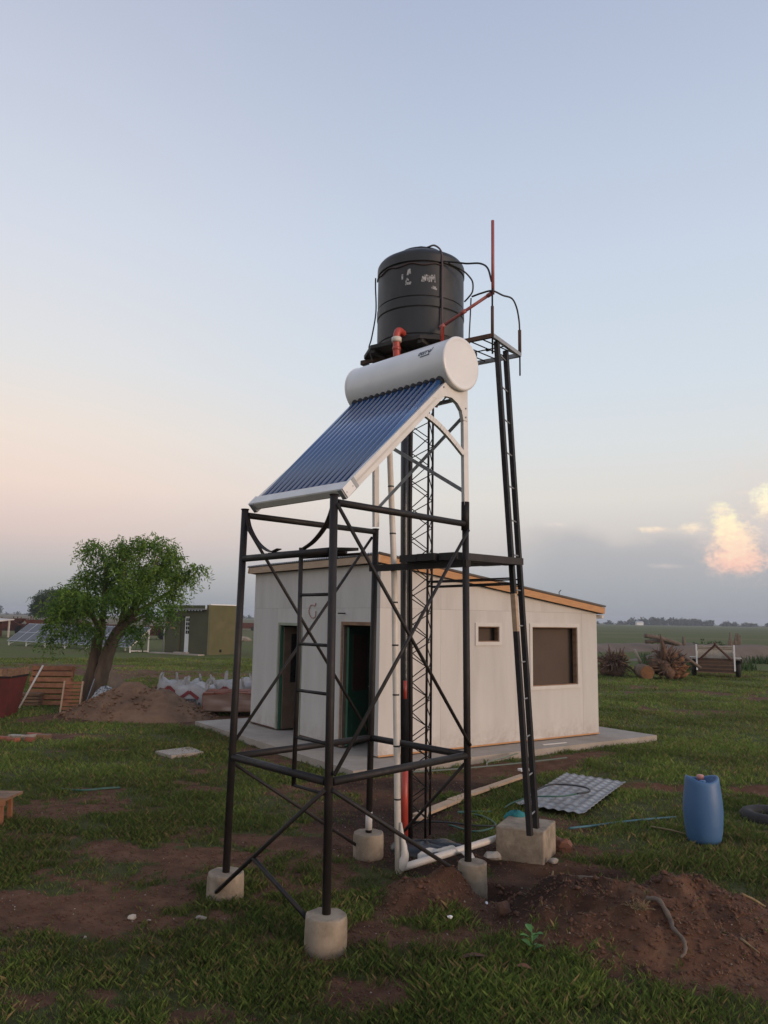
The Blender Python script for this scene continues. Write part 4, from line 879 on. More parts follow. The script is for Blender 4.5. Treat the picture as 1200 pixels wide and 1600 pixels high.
run('green_hose',[(.75,8.6,.03),(1.0,8.35,.03),(1.25,8.6,.03),(1.15,9.0,.03),(.9,9.15,.03),(1.3,9.2,.03)],.011,M_hoseg,'coil of green hose on the grass behind the right post','hose',7,8)
run('black_hose',[(.35,8.7,.03),(.7,8.62,.05),(1.05,8.5,.05),(1.35,8.55,.04)],.010,M_hose,'black hose lying between the mast and the concrete block','hose',7,6)
run('blue_pipe',[(2.02,8.53,.032),(2.3,8.68,.022),(2.62,8.85,.018),(3.0,9.02,.016),(3.39,9.16,.012)],.012,M_cyan,'light blue pipe lying in the grass left of the drum','pipe',8,4)
run('stick',[(2.93,8.66,.03),(3.08,8.50,.04),(3.24,8.33,.03)],[.010,.009,.007],M_straw,'thin pale stick in the grass at the foot of the drum','stick',6)
crumple('turquoise_net',(1.36,7.95,.26),.12,.07,.075,M_turq,'small turquoise bundle of netting behind the concrete block','bundle',10,.3,9)
st=MB(); 
def rock(name,c,r,seed,m_,label,cat,group=None,flat=.7):
    rr=np.random.default_rng(seed); bm=bmesh.new(); bmesh.ops.create_icosphere(bm,subdivisions=2,radius=1); sc=rr.uniform(.7,1.3,3)
    mb=MB(); mb.v=[]; k=rr.normal(size=(4,3))
    for v in bm.verts:
        d=np.array(v.co); q=1+.16*sum(math.sin(2.2*float(d@kk)+i) for i,kk in enumerate(k)); mb.v.append((c[0]+d[0]*r*sc[0]*q,c[1]+d[1]*r*sc[1]*q,c[2]+d[2]*r*sc[2]*flat*q))
    mb.f=[tuple(v.index for v in f.verts) for f in bm.faces]; mb.sm=[False]*len(mb.f); bm.free()
    return solid(name,mb,m_,(c[0],c[1],c[2]-r*flat*.6),label,cat,group)
rock('stone',(1.80,7.86,.04),.085,17,mat('reddish_stone',(.20,.09,.055),(.13,.06,.04),9,.9,.004,30),'reddish stone lying just right of the concrete block','stone',flat=.8)
rock('stone',(1.06,7.46,.05),.055,4,M_stone,'pale stone under the end of the fallen white pipe','stone')
rock('stone',(1.60,7.42,.02),.04,6,M_stone,'small orange-pale stone at the near corner of the concrete block','stone')
rock('soil_clod',(.95,6.05,.08),.07,11,M_soilm,'fist-sized clod of soil left of the big mound','clod')
rock('soil_clod',(1.07,6.2,.06),.055,12,M_soilm,'smaller clod of soil beside the pit by the right footing','clod')
rock('stone',(.84,6.33,.02),.017,13,M_white,'tiny white stone beside the right footing','stone')
rock('stone',(.52,5.83,.10),.014,14,M_white,'tiny white stone in the grass in front of the small mound','stone')
for i,(x,y,r_,lab) in enumerate([(-1.79,5.98,.035,'pale cube of rubble standing on the bare patch at left'),(-1.29,5.98,.035,'flat brown stone on the right end of the bare patch'),(-2.0,5.62,.014,'tiny pale pebble on the bare patch'),(-1.65,5.92,.012,'smallest pebble in the middle of the bare patch')]):
    rock('stone',(x,y,gz(x,y)+.012),r_,30+i,M_stone,lab,'stone',flat=.8 if i==0 else .45)
# scattered boards behind the tower
for i,(a,b,w,lab) in enumerate([((.42,8.95,.03),(.98,9.75,.045),.13,'weathered board lying nearest the mast'),((.86,9.62,.05),(1.36,10.3,.05),.11,'pale weathered board in the middle of the line of boards'),((1.30,10.25,.04),(2.02,11.2,.05),.10,'long pale board pointing to the house slab'),((.35,8.75,.03),(.55,8.95,.03),.08,'short stub of board beside the mast foot')]):
    solid('board',MB().beam(a,b,w,.03),M_fascia2,Vector(a)-UZ*.02,lab,'board','boards behind the tower')
# roots sticking out of the soil mound
def branch(name,P,r,m_,label,cat,n=8):
    P=spline(P,5); k=len(P); return solid(name,MB().tube(P,[r*(1-.55*i/k)*random.uniform(.8,1.2) for i in range(k)],n,jit=.2),m_,P[0],label,cat)
def G(x,y,d): return (x,y,gz(x,y)+d)
branch('root',[G(1.90,5.74,.01),G(1.96,5.66,.03),G(1.99,5.55,.025),G(1.97,5.44,.035),G(2.0,5.35,.03),G(1.98,5.27,.03),(1.93,5.23,gz(1.93,5.23)+.04)],.019,M_bark2,'pale dead root sticking out of the front of the soil mound','root')
branch('root',[G(1.55,7.0,.03),G(1.75,6.95,.05),G(1.98,6.88,.04)],.03,M_bark2,'thick root lying along the back edge of the soil mound','root')
branch('root',[G(2.3,6.72,.02),G(2.45,6.75,.03),G(2.6,6.78,.02)],.025,M_bark2,'short thick root on top of the mound at the right','root')
branch('root',[G(1.36,6.62,.02),(1.40,6.6,gz(1.4,6.6)+.08),(1.44,6.66,gz(1.44,6.66)+.17)],.016,M_straw,'small forked root standing up behind the mound','root')
branch('stick',[G(2.75,6.15,.015),G(2.9,6.2,.02),G(3.05,6.25,.012)],.011,M_straw,'pale stick lying right of the soil mound','stick')
branch('stick',[G(2.42,5.45,.015),G(2.5,5.36,.02)],.009,M_straw,'short pale stick at the right foot of the mound','stick')
# clump of dry roots in the mound's face, dead leaves
sk=MB()
for i in range(70):
    a=random.uniform(0,6.28); b=random.uniform(.1,1.2); L_=random.uniform(.04,.10); c=Vector(G(1.80,5.62,.0))+Vector((random.uniform(-.05,.05),random.uniform(-.04,.04),0))
    d=Vector((math.cos(a)*math.cos(b),math.sin(a)*math.cos(b)-.3,math.sin(b)))*L_; sk.tube([c,c+d*.6,c+d+Vector((0,0,-.012))],[.003,.0025,.001],4,False)
solid('dry_root_clump',sk,M_straw,G(1.80,5.62,0),'tangled clump of dry straw roots on the face of the soil mound','root clump')
def leafmesh(c,l,w,a,tilt):
    mb=MB(); d=Vector((math.cos(a),math.sin(a),0)); s=Vector((-d.y,d.x,0)); c=Vector(c); V=[];F=[]
    for i in range(7):
        t=i/6; ww=w*math.sin(math.pi*min(1,t*.92+.06)); 
        for q in (-1,0,1): V.append(c+d*l*(t-.5)+s*ww*q*.5+UZ*(tilt*l*t+(.25*ww if q else 0)+.04*l*math.sin(t*3)))
    F=[(i*3+j,i*3+j+1,(i+1)*3+j+1,(i+1)*3+j) for i in range(6) for j in range(2)]
    return mb.add(V,F,True)
solid('dead_leaf',leafmesh(G(.62,5.28,.05),.20,.06,.05,.05),M_rust,G(.62,5.28,0),'dead red brown leaf in the grass in front of the small mound','leaf')
solid('dead_leaf',leafmesh(G(.92,5.18,.04),.12,.06,-.5,.1),M_wood2,G(.92,5.18,0),'dead orange brown leaf at the left foot of the big mound','leaf')
pw=thing('weed_plant',G(1.03,5.45,0),'small broad-leaved green seedling at the left foot of the soil mound','plant')
for i in range(7):
    a=i*2.4; mbl=leafmesh((0,0,0),.075,.05,0,.35); M4=Matrix.Rotation(a,4,'Z'); mbl.v=[tuple(Vector(G(1.03,5.45,.03+.018*i))+M4@(Vector(v)+Vector((.045,0,0)))) for v in mbl.v]; mbl.build('leaf',M_leafp,pw)
MB().tube([G(1.03,5.45,0),G(1.03,5.45,.15)],.004,5).build('stem',M_leafp,pw)
# loose straw, crumbs and litter strewn over bare soil
OCT=np.array([(1,0,0),(-1,0,0),(0,1,0),(0,-1,0),(0,0,.8),(0,0,-.8)]); OF=np.array([(0,2,4),(2,1,4),(1,3,4),(3,0,4),(2,0,5),(1,2,5),(3,1,5),(0,3,5)])
def lumps(name,x,y,q,m_,label,cat,sink=.2):
    n=len(x); z=ground_h(x,y); sc=rng.uniform(.55,1.35,(n,1,3))*q[:,None,None]; P=OCT[None]*sc*rng.uniform(.55,1.35,(n,6,3)); a=rng.random(n)*6.28; ca,sa=np.cos(a)[:,None],np.sin(a)[:,None]
    V=np.stack([x[:,None]+P[...,0]*ca-P[...,1]*sa,y[:,None]+P[...,0]*sa+P[...,1]*ca,z[:,None]+P[...,2]+q[:,None]*sink],-1)
    F=(np.arange(n)[:,None,None]*6+OF[None]).reshape(-1,3); tag(npmesh(name,V.reshape(-1,3),F,m_),label,cat,kind='stuff')
def crumbs(name,n,label,cat,rad,m_,rmax=11):
    k=n*8; r_=3.6+(rmax-3.6)*rng.random(k)**1.3; th=(rng.random(k)*2-1)*R(34); x,y=r_*np.sin(th),r_*np.cos(th); ok=(rng.random(k)<soil_mask(x,y))&~in_slab(x,y); x,y=x[ok][:n],y[ok][:n]
    lumps(name,x,y,rad*rng.uniform(.3,1,len(x))**1.5,m_,label,cat)
crumbs('soil_crumbs',9000,'loose crumbs of brown soil strewn over the bare patches','soil',.016,M_soilm)
crumbs('gravel_bits',420,'tiny pale pebbles and chips scattered over the bare ground','gravel',.010,M_stone)
a=rng.random(3600)*6.28; q=np.sqrt(rng.random(3600))*1.05
lumps('mound_clods',np.concatenate([1.98+np.cos(a[:2600])*1.2*q[:2600],.55+np.cos(a[2600:])*.65*q[2600:]]),np.concatenate([5.92+np.sin(a[:2600])*.85*q[:2600],6.5+np.sin(a[2600:])*.5*q[2600:]]),.005+.026*rng.random(3600)**4,M_soilm,'loose clods of earth on the dug mounds','soil',.0)
n_=700; a=rng.random(n_)*6.28; q=np.sqrt(rng.random(n_)); x=1.98+np.cos(a)*1.25*q; y=5.92+np.sin(a)*.9*q; z=ground_h(x,y); b=rng.random(n_)*6.28; L_=rng.uniform(.02,.07,n_); w=.0025
V=np.stack([np.stack([x-np.sin(b)*w,y+np.cos(b)*w,z+.004],-1),np.stack([x+np.sin(b)*w,y-np.cos(b)*w,z+.004],-1),np.stack([x+np.cos(b)*L_,y+np.sin(b)*L_,z+rng.uniform(.0,.03,n_)],-1)],1)
tag(npmesh('straw_bits',V.reshape(-1,3),np.arange(n_*3).reshape(-1,3),M_straw),'bits of dry straw and rootlets on the soil mound','straw',kind='stuff')
# small concrete cover slab, litter, low bench at the left edge
mb=MB(); c=[(-3.6,12.72),(-3.24,12.35),(-2.83,12.73),(-3.17,13.19)]; mb.hexa([(x,y,-.05) for x,y in c]+[(x,y,.045) for x,y in c]); solid('cover_slab',mb,M_slab,(-3.2,12.75,0),'small square concrete slab lying flush in the grass at left','slab')
MB_=MB().box((2.13,11.75,.03),(.16,.10,.03),(Vector((.9,.4,0)),Vector((-.4,.9,0)),UZ)); solid('styrofoam_piece',MB_,M_white,(2.13,11.75,.01),'small white chip on the dark soil near the tile sheet','scrap')
MB_=MB().beam(hp(-.35,3.2,.105),hp(-.38,3.75,.105),.05,.01); solid('offcut',MB_,M_trim,hp(-.36,3.5,.1),'pale offcut lying on the slab in front of the house wall','offcut')
bench=thing('low_bench',(-4.1,8.5,0),'low weathered wooden bench cut off by the left edge','bench')
for i in range(3): MB().box((-4.28+.0*i,8.36+.125*i,.285-.004*i),(.84,.115,.028)).build('seat_board',M_wood,bench)
MB().box((-4.26,8.315,.245),(.76,.022,.055)).build('apron',M_wood2,bench)
for x,y in ((-3.93,8.36),(-3.95,8.6),(-4.6,8.36),(-4.6,8.6)): MB().beam((x,y,-.03),(x-.012,y,.27),.045,.04).build('leg',M_wood2,bench)

# ================================================================== LEFT: TREE, PILE, PALLETS
def leaves(name, lobes, nper, lw, ll, colA, colB, parent, droop=.6, spray=9, rad=.22):
    """feathery sprays of narrow leaflets filling the given ellipsoids"""
    Vs=[];Cs=[]
    vols=[a[3]*a[4]*a[5] for a in lobes]
    for (cx,cy,cz,rx,ry,rz) in lobes:
        n=int(nper*(rx*ry*rz)**.67/ (.5**2)); d=rng.normal(size=(n,3)); d/=np.linalg.norm(d,axis=1)[:,None]; q=rng.random(n)**.42*(1+.22*rng.normal(size=n)*.6)
        c=np.array([cx,cy,cz])+d*q[:,None]*np.array([rx,ry,rz])
        out=d*np.array([1,1,.5])+rng.normal(size=(n,3))*.5+np.array([0,0,-droop]); out/=np.linalg.norm(out,axis=1)[:,None]
        tone=rng.random(n)
        for k in range(spray):
            t=(k+.5)/spray; base=c+out*rad*(t-.3)[...,None] if False else c+out*(rad*(t-.3))
            base=base+np.array([0,0,-1])*(rad*.5*t*t)
            sd=np.cross(out,rng.normal(size=(n,3))); sd/=np.linalg.norm(sd,axis=1)[:,None]+1e-9
            ld=sd*.8+out*.5+np.array([0,0,-.25]); ld/=np.linalg.norm(ld,axis=1)[:,None]
            wd=np.cross(ld,rng.normal(size=(n,3))); wd/=np.linalg.norm(wd,axis=1)[:,None]+1e-9
            L_=ll*rng.uniform(.6,1.2,n)[:,None]; W_=lw*rng.uniform(.7,1.2,n)[:,None]
            V=np.stack([base,base+ld*L_*.5+wd*W_,base+ld*L_,base+ld*L_*.5-wd*W_],1); Vs.append(V)
            g=np.clip(tone+rng.normal(size=n)*.15,0,1)[:,None]; col=np.array([colA])*(1-g)+np.array([colB])*g
            Cs.append(np.concatenate([np.repeat(col[:,None],4,1),np.ones((n,4,1))],-1))
    V=np.concatenate(Vs); C=np.concatenate(Cs); n=len(V); off=np.array(OFF[parent.name]) if parent else np.zeros(3)
    o=npmesh(name,V.reshape(-1,3)-off,np.arange(n*4).reshape(-1,4),attr_mat(name+'_leaf',.6,'col',.35),cols={'col':C.reshape(-1,4)})
    if parent: o.parent=parent; OFF[o.name]=OFF[parent.name]
    return o
TY=19.9; PXM=.01715
def tpx(px,py,dy=0): # tree-plane point, measured once from the trunk foot
    k=PXM*(1+dy/20.0); return Vector(((px-600)*k+.55*0, TY+dy, 2.2-(py-961.5)*k*1.0))
tree=thing('tree',(-7.35,TY,0),'leafy green tree with a thick twisted double trunk','tree')
TX=-7.35
def tw(px,py,dy=0): return Vector((TX+(px-158)*.0172, TY+dy, (1098-py)*.0163))
def limb(P,r0,r1,jit=.06,n=12):
    Q=spline(P,5); k=len(Q); return MB().tube(Q,[r0+(r1-r0)*i/(k-1) for i in range(k)],n,jit=jit)
limb([tw(168,1106),tw(170,1075),tw(176,1040),tw(184,1008),tw(196,985),tw(212,962)],.21,.12,.11,16).build('trunk',M_bark,tree)
limb([tw(150,1108,.1),tw(152,1075,.1),tw(158,1035,.1),tw(162,1000,.1),tw(166,975,.1)],.18,.11,.11,16).build('trunk',M_bark,tree)
for P,a,b in (([tw(212,962),tw(225,935,-.2),tw(240,900,-.1),tw(245,870)],.13,.015),([tw(205,970),tw(235,945,.3),tw(265,920,.5),tw(300,892,.5)],.09,.012),([tw(196,985),tw(205,950,-.3),tw(205,900,-.4),tw(200,860,-.3)],.09,.012),
              ([tw(166,975,.1),tw(165,940,.2),tw(162,900,.3),tw(158,865,.2)],.09,.012),([tw(164,985,.1),tw(150,960,-.2),tw(125,945,-.4),tw(105,960,-.4),tw(95,990,-.4)],.07,.012),([tw(164,990,.1),tw(145,975,.6),tw(125,930,.9),tw(120,900,.8)],.09,.02),([tw(205,970),tw(225,972,-.5),tw(245,965,-.8),tw(258,975,-.8)],.08,.015)):
    limb(P,a,b,.04,8).build('limb',M_bark,tree)
lob=[(147,858,26,17,.1),(165,885,26,20,.4),(200,866,26,32,-.3),(232,852,34,22,0),(262,868,22,26,.3),(250,895,42,28,.1),(222,905,30,26,-.5),(278,900,18,16,.4),(298,888,18,9,.5),(140,905,28,20,.3),(170,915,28,26,.5),
     (122,930,26,20,-.2),(150,945,34,24,-.5),(108,955,20,16,-.4),(125,970,18,12,-.5),(95,985,8,18,-.4),(100,1005,6,10,-.4),(200,940,30,18,-.6),(240,930,28,18,-.6),(268,935,18,18,.2),(255,960,18,16,-.8),(280,955,10,14,-.6),(160,985,26,14,-.6),(225,985,16,10,-.7),(122,992,9,10,-.4),(205,985,12,10,.5)]
LB=[]
for px,py,rx,ry,dy in lob:
    p=tw(px,py,dy); LB.append((p.x,p.y,p.z,rx*.0172*.84,rx*.0172*.85+.06,ry*.0163*.82))
leaves('crown',LB,200,.0155,.125,(.045,.095,.014),(.17,.28,.045),tree,.7,12,.40)
# bushy tree far behind the solar panels
ft=thing('bushy_tree',(-63,150,0),'round dark green tree on the horizon behind the solar panels','tree')
limb([(-63,150,0),(-63,150,1.5),(-62.5,150,4)],.5,.3).build('trunk',M_bark,ft); limb([(-59,151,0),(-58.5,151,3)],.4,.25).build('trunk',M_bark,ft)
leaves('crown',[(-64,150,4.6,3.4,3,2.2),(-61,150,5.1,3.0,3,2.0),(-58.5,151,4.2,2.6,3,1.8),(-66.2,150,3.2,1.6,2,1.4),(-60,149,3.0,4.4,2,1.2)],34,.10,.5,(.030,.052,.018),(.06,.092,.034),ft,.2,6,1.0)
def pile(name,c,rx,ry,h,m_,label,cat,seed,n=56,rough=.09):
    V=[];F=[]
    for i in range(n+1):
        q=i/n
        for j in range(n):
            a=2*math.pi*j/n; k=1+.12*math.sin(2*a+seed)+.08*math.sin(3*a+seed*2); x=c[0]+math.cos(a)*q*rx*k; y=c[1]+math.sin(a)*q*ry*k
            f=float(fbm(np.array([x*2.6+seed]),np.array([y*2.6]),4)[0])-.5; f2=float(fbm(np.array([x*9+seed]),np.array([y*9]),3)[0])-.5
            V.append((x,y,c[2]+h*(1-q)**1.05*(1-.25*(1-q)**3)+(f*h*.35+f2*rough)*(1-q**3)-.03))
    F=[(i*n+j,i*n+(j+1)%n,(i+1)*n+(j+1)%n,(i+1)*n+j) for i in range(n) for j in range(n)]
    mb=MB().add(V,F,True); return mb
pm=pile('soil_pile',(-5.35,17.35,0),1.75,1.15,.95,M_sandm,'','',3.1)
for k in range(900):
    a=random.uniform(0,6.28); q=random.random()**.5*1.02; x=-5.35+math.cos(a)*1.8*q; y=17.35+math.sin(a)*1.2*q; w_=max(0,1-q); z=.95*w_**1.05*(1-.25*w_**3)-.03; r_=.012+.035*random.random()**2
    b=len(pm.v); pm.v+= [(x+p[0]*r_*random.uniform(.6,1.4),y+p[1]*r_*random.uniform(.6,1.4),z+p[2]*r_) for p in ((1,0,0),(-1,0,0),(0,1,0),(0,-1,0),(0,0,.9),(0,0,-.9))]
    pm.f+=[tuple(b+i for i in f) for f in ((0,2,4),(2,1,4),(1,3,4),(3,0,4),(2,0,5),(1,2,5),(3,1,5),(0,3,5))]; pm.sm+=[False]*8
solid('soil_pile',pm,M_sandm,(-5.35,17.35,0),'cone of sandy brown soil heaped beside the tree','soil pile')
# stacked slatted crates / pallets leaning at the tree
def slat_frame(name,c,w,h,tilt,yaw,ns,m_,label,cat,depth=.1,stile=True):
    t=thing(name,c,label,cat); A=Matrix.Rotation(yaw,3,'Z'); T=Matrix.Rotation(tilt,3,'X')
    def P(x,y,z): return Vector(c)+A@(T@Vector((x,y,z)))
    X,Y,Z=A@T@Vector((1,0,0)),A@T@Vector((0,1,0)),A@T@Vector((0,0,1))
    for i in range(ns):
        z=(i+.5)/ns*h; MB().box(P(random.uniform(-.02,.02),0,z),(w,.022,h/ns*.72),(X,Y,Z)).build('slat',m_,t)
        if depth>.08: MB().box(P(random.uniform(-.03,.03),depth,z),(w*.98,.022,h/ns*.7),(X,Y,Z)).build('slat',m_,t)
    if stile:
        for x in (-w/2+.02,w/2-.02): MB().box(P(x,-.022 if depth<.08 else depth/2,h/2),(.035,.02 if depth<.08 else depth-.025,h),(X,Y,Z)).build('stile',M_fascia2 if depth<.08 else m_,t)
    return t
slat_frame('wooden_pallet',(-8.02,18.9,0),.98,.98,R(-16),R(4),7,M_wood2,'large dark slatted pallet leaning against the tree trunk','pallet',.12)
slat_frame('slatted_shutter',(-6.88,17.45,0),.44,.72,R(-12),R(3),9,M_wood2,'small orange slatted panel with pale stiles leaning in front of the pallet','panel',.03)
solid('white_pole',MB().tube([(-8.37,18.25,.02),(-8.02,18.55,.98)],.022,8),M_trim,(-8.37,18.25,0),'slim pale pole leaning across the pallet','pole')
solid('grey_pole',MB().tube([(-6.85,18.2,.05),(-6.80,18.6,.68)],.012,8),M_greybar,(-6.85,18.2,0),'thin grey rod leaning on the tree trunk','rod')
lw_=thing('firewood_stack',(-8.75,18.6,0),'low stack of dark planks in the grass left of the pallet','wood stack')
for i in range(4):
    for j in range(3): MB().box((-8.75+.42*(j-1)*1.0+.03*random.random(),18.6+.1*j,.06+.075*i),(.40,.3,.06)).build('plank',M_wood,lw_)
# sacks and cardboard at the tree
crumple('woven_sack',(-6.42,18.35,0),.33,.24,.50,M_sack,'crumpled woven sack with dark print beside the trunk','sack',16,.26,21,1.6)
cb=thing('cardboard_box',(-6.25,18.65,0),'torn brown cardboard box standing behind the sacks','box')
for a,b,c_,d in (((-6.50,18.70,0),(-6.25,18.55,0),(-6.30,18.58,.86),(-6.44,18.70,.90)),((-6.25,18.55,0),(-5.92,18.62,.0),(-6.06,18.68,.60),(-6.30,18.58,.86)),((-6.50,18.70,0),(-6.56,18.9,0),(-6.54,18.88,.8),(-6.44,18.70,.90))):
    q=MB().add([a,b,c_,d],[(0,1,2,3)]).build('cardboard_side',M_card,cb); q.modifiers.new('s','SOLIDIFY').thickness=.012
crumple('woven_sack',(-5.95,18.55,0),.20,.16,.36,M_sack,'small pale sack at the edge of the soil pile','sack',14,.26,25,1.6)
# bulk bags
def bulk_bag(c,w,h,yaw,label,seed):
    t=thing('bulk_bag',c,label,'bag','white bulk bags'); A=Matrix.Rotation(yaw,3,'Z'); r_=np.random.default_rng(seed)
    def P(x,y,z): return Vector(c)+A@Vector((x,y,z))
    n=40; V=[];F=[]; lev=[(0,.94),(.12,1.0),(.35,1.05),(.6,1.04),(.82,.97),(1.0,.90),(.93,.80),(.80,.66),(.78,.4),(.80,.05)]; ph=r_.random(6)*6.28
    for li,(z,s) in enumerate(lev):
        for j in range(n):
            a=2*math.pi*j/n; ca,sa=math.cos(a),math.sin(a); m=max(abs(ca),abs(sa)); e=.68; q=(1/m)**e*w/2*s*(1+.03*math.sin(5*a+ph[0]+li)+.02*math.sin(9*a+ph[1]-li*2))
            zz=z*h+(.07*h*math.sin(2*a+ph[2])+.05*h*math.sin(4*a+ph[3])+.03*h*math.sin(7*a+ph[4]))*(z if li<7 else .6)
            V.append(P(ca*q,sa*q,zz))
    F=[(i*n+j,i*n+(j+1)%n,(i+1)*n+(j+1)%n,(i+1)*n+j) for i in range(len(lev)-1) for j in range(n)]
    F.append(tuple((len(lev)-1)*n+k for k in range(n)))
    MB().add(V,F,True).build('bag_body',M_bag,t)
    for i,(x,y) in enumerate(((-1,-1),(1,-1),(1,1),(-1,1))):
        x*=w*.42; y*=w*.42; l=.16+.10*r_.random(); dx,dy=r_.normal(0,.08,2); z0=h*.9
        Q=spline([P(x,y,z0-.12),P(x+dx*.3,y+dy*.3,z0+l*.6),P(x+dx,y+dy,z0+l),P(x+dx*1.4,y+dy*1.2+.03,z0+l*.95),P(x+dx*.8+.03,y+dy,z0+l*.5),P(x+.05,y+.03,z0-.06)],4); mb=MB()
        for p,q in zip(Q[:-1],Q[1:]): mb.beam(p,q,.045,.012,A@Vector((0,1,0)))
        mb.build('lifting_strap',M_bag,t)
    # printed roof mark and lettering on the near side
    f=-w/2*1.075
    def band(p,q,wd,m_,nm):
        mb=MB(); p_,q_=Vector(p),Vector(q); mb.beam(P(p_.x,f,p_.z),P(q_.x,f,q_.z),.008,wd); return mb.build(nm,m_,t)
    band((-.26*w,0,h*.52),(.0,0,h*.80),.075,M_bagred,'printed_mark'); band((.0,0,h*.80),(.26*w,0,h*.52),.075,M_bagred,'printed_mark'); band((-.2*w,0,h*.46),(.2*w,0,h*.46),.06,M_bagdk,'printed_mark')
    for i in range(7): band((-.27*w+i*.09*w,0,h*.30),(-.27*w+i*.09*w+.05*w,0,h*.30),.085,M_bagdk,'printed_letter')
bulk_bag((-5.02,19.6,0),.86,.60,R(-20),'white bulk bag leaning half buried behind the soil pile',1)
bulk_bag((-4.42,18.75,0),.84,.56,R(-6),'white printed bulk bag between soil pile and brick pallet',2)
bulk_bag((-3.72,19.7,0),.92,.60,R(-12),'white bulk bag standing behind the wrapped bricks',3)
def brick_pallet(c,nx_,ny_,nz_,yaw,label,film=True):
    t=thing('brick_pallet',c,label,'brick pallet'); A=Matrix.Rotation(yaw,3,'Z'); bx_,by_,bz_=.24,.115,.075
    def P(x,y,z): return Vector(c)+A@Vector((x,y,z))
    X,Y=A@Vector((1,0,0)),A@Vector((0,1,0)); W,D=nx_*bx_,ny_*by_; first=None
    for z in range(nz_):
        for i in range(nx_):
            for j in range(ny_):
                if 0<i<nx_-1 and 0<j<ny_-1 and z<nz_-1: continue
                if z==nz_-1 and random.random()<.35: continue
                p=P((i+.5)*bx_-W/2,(j+.5)*by_-D/2,.13+(z+.5)*bz_)
                if first is None: first=MB().box(p,(bx_*.96,by_*.95,bz_*.95),(X,Y,UZ)).build('brick',M_brick,t); fp=p
                else: o=first.copy(); COL.objects.link(o); o.location=p-fp
    for x in (-W/2+.06,0,W/2-.06): MB().box(P(x,0,.045),(.09,D,.09),(X,Y,UZ)).build('bearer',M_wood,t)
    for k in range(6): MB().box(P(0,-D/2+.05+k*(D-.1)/5,.108),(W,.09,.022),(X,Y,UZ)).build('deck_board',M_wood,t)
    if film:
        n=48; V=[];F=[]; lev=[.10,.16,.24,.32,.40,.46]
        for li,z in enumerate(lev):
            for j in range(n):
                a=2*math.pi*j/n; ca,sa=math.cos(a),math.sin(a); m=max(abs(ca)/(W/2+.012),abs(sa)/(D/2+.012)); q=1/m*(1-.0)+.012*math.sin(6*a+li*1.3)+.01*random.random()+(.02 if li==5 else 0)
                V.append(P(ca*q,sa*q,z*nz_*bz_/.375+.02+(.03*math.sin(3*a) if li==5 else 0)))
        F=[(i*n+j,i*n+(j+1)%n,(i+1)*n+(j+1)%n,(i+1)*n+j) for i in range(len(lev)-1) for j in range(n)]
        MB().add(V,F,True).build('plastic_wrap',M_film,t)
    return t
brick_pallet((-3.28,18.05,0),6,9,5,R(3),'pallet of red bricks wrapped in milky film beside the house')
brick_pallet((-2.55,19.6,0),4,6,8,R(5),'taller pack of wrapped bricks half hidden by the house corner')
# broken bricks on the ground at far left
for i,(x,y,a,l,m_,lab) in enumerate([(-6.55,13.75,.2,.24,M_brick,'red brick at the left edge of the rubble'),(-6.40,13.95,-.3,.28,M_stone,'grey flat block in the rubble at far left'),(-6.22,13.95,.1,.30,M_stone,'long grey stone in the middle of the rubble'),(-6.2,14.2,.5,.24,M_brick,'dark brick lying behind the rubble stones'),(-5.98,14.05,.15,.26,M_wood,'tan block at the right end of the rubble'),(-6.3,13.6,-.4,.22,M_brick,'brick lying nearest in the rubble patch'),(-6.05,13.7,.3,.16,M_brick,'half brick right of the nearest rubble brick')]):
    solid('rubble_block',MB().box((x,y,.035),(l,.12,.075),(Vector((math.cos(a),math.sin(a),.1*(i%3-1))),Vector((-math.sin(a),math.cos(a),0)),UZ)),m_,(x,y,0),lab,'rubble','rubble at far left')
# dark red tapered hopper with boards, at the left edge
hb_=thing('red_hopper',(-8.2,16.9,0),'dark red tapered metal bin with upright boards on top at left edge','bin')
mb=MB(); C_=Vector((-8.24,16.95,0)); 
def fr(w,z): return [C_+Vector((sx*w,sy*w,z)) for sx,sy in ((-1,-1),(1,-1),(1,1),(-1,1))]
mb.hexa(fr(.28,-.02)+fr(.42,.86)); mb.build('bin_body',M_redmet,hb_)
MB().hexa(fr(.435,.83)+fr(.435,.87)).build('rim',M_steel2,hb_)
for i in range(9): 
    x=-.40+.1*i; MB().box(C_+Vector((x,-.41,.945)),(.085,.022,.15+.015*(i%3))).build('board',M_wood,hb_)
for i in range(8): 
    y=-.30+.1*i; MB().box(C_+Vector((.41,y,.945)),(.022,.085,.15+.015*(i%3))).build('board',M_wood,hb_)

# ================================================================== GREEN SHED
GN=Vector((-9.87,44.06,0)); gL=Vector((-.83,.558,0)).normalized(); gR=Vector((-gL.y*-1,0,0)); gR=Vector((gL.y,-gL.x,0)); gR=Vector((.558,.83,0))
gs_=thing('green_shed',tuple(GN+gL*1.75+gR*1.4),'small flat-roofed olive green shed with a white door','shed')
def gp(l,r,z): return GN+gL*l+gR*r+UZ*z
GLn,GRn,GHt=3.55,2.75,2.80
def gbox(nm,l0,l1,r0,r1,z0,z1,m_,par=gs_): return MB().hexa([gp(l0,r0,z0),gp(l0,r1,z0),gp(l1,r1,z0),gp(l1,r0,z0),gp(l0,r0,z1),gp(l0,r1,z1),gp(l1,r1,z1),gp(l1,r0,z1)]).build(nm,m_,par)
DW=(1.55,2.40)
gbox('wall',0.0,DW[0],0,.15,0,2.55,M_olive2); gbox('wall',DW[1],GLn,0,.15,0,2.55,M_olive2); gbox('wall',DW[0],DW[1],0,.15,2.18,2.55,M_olive2)
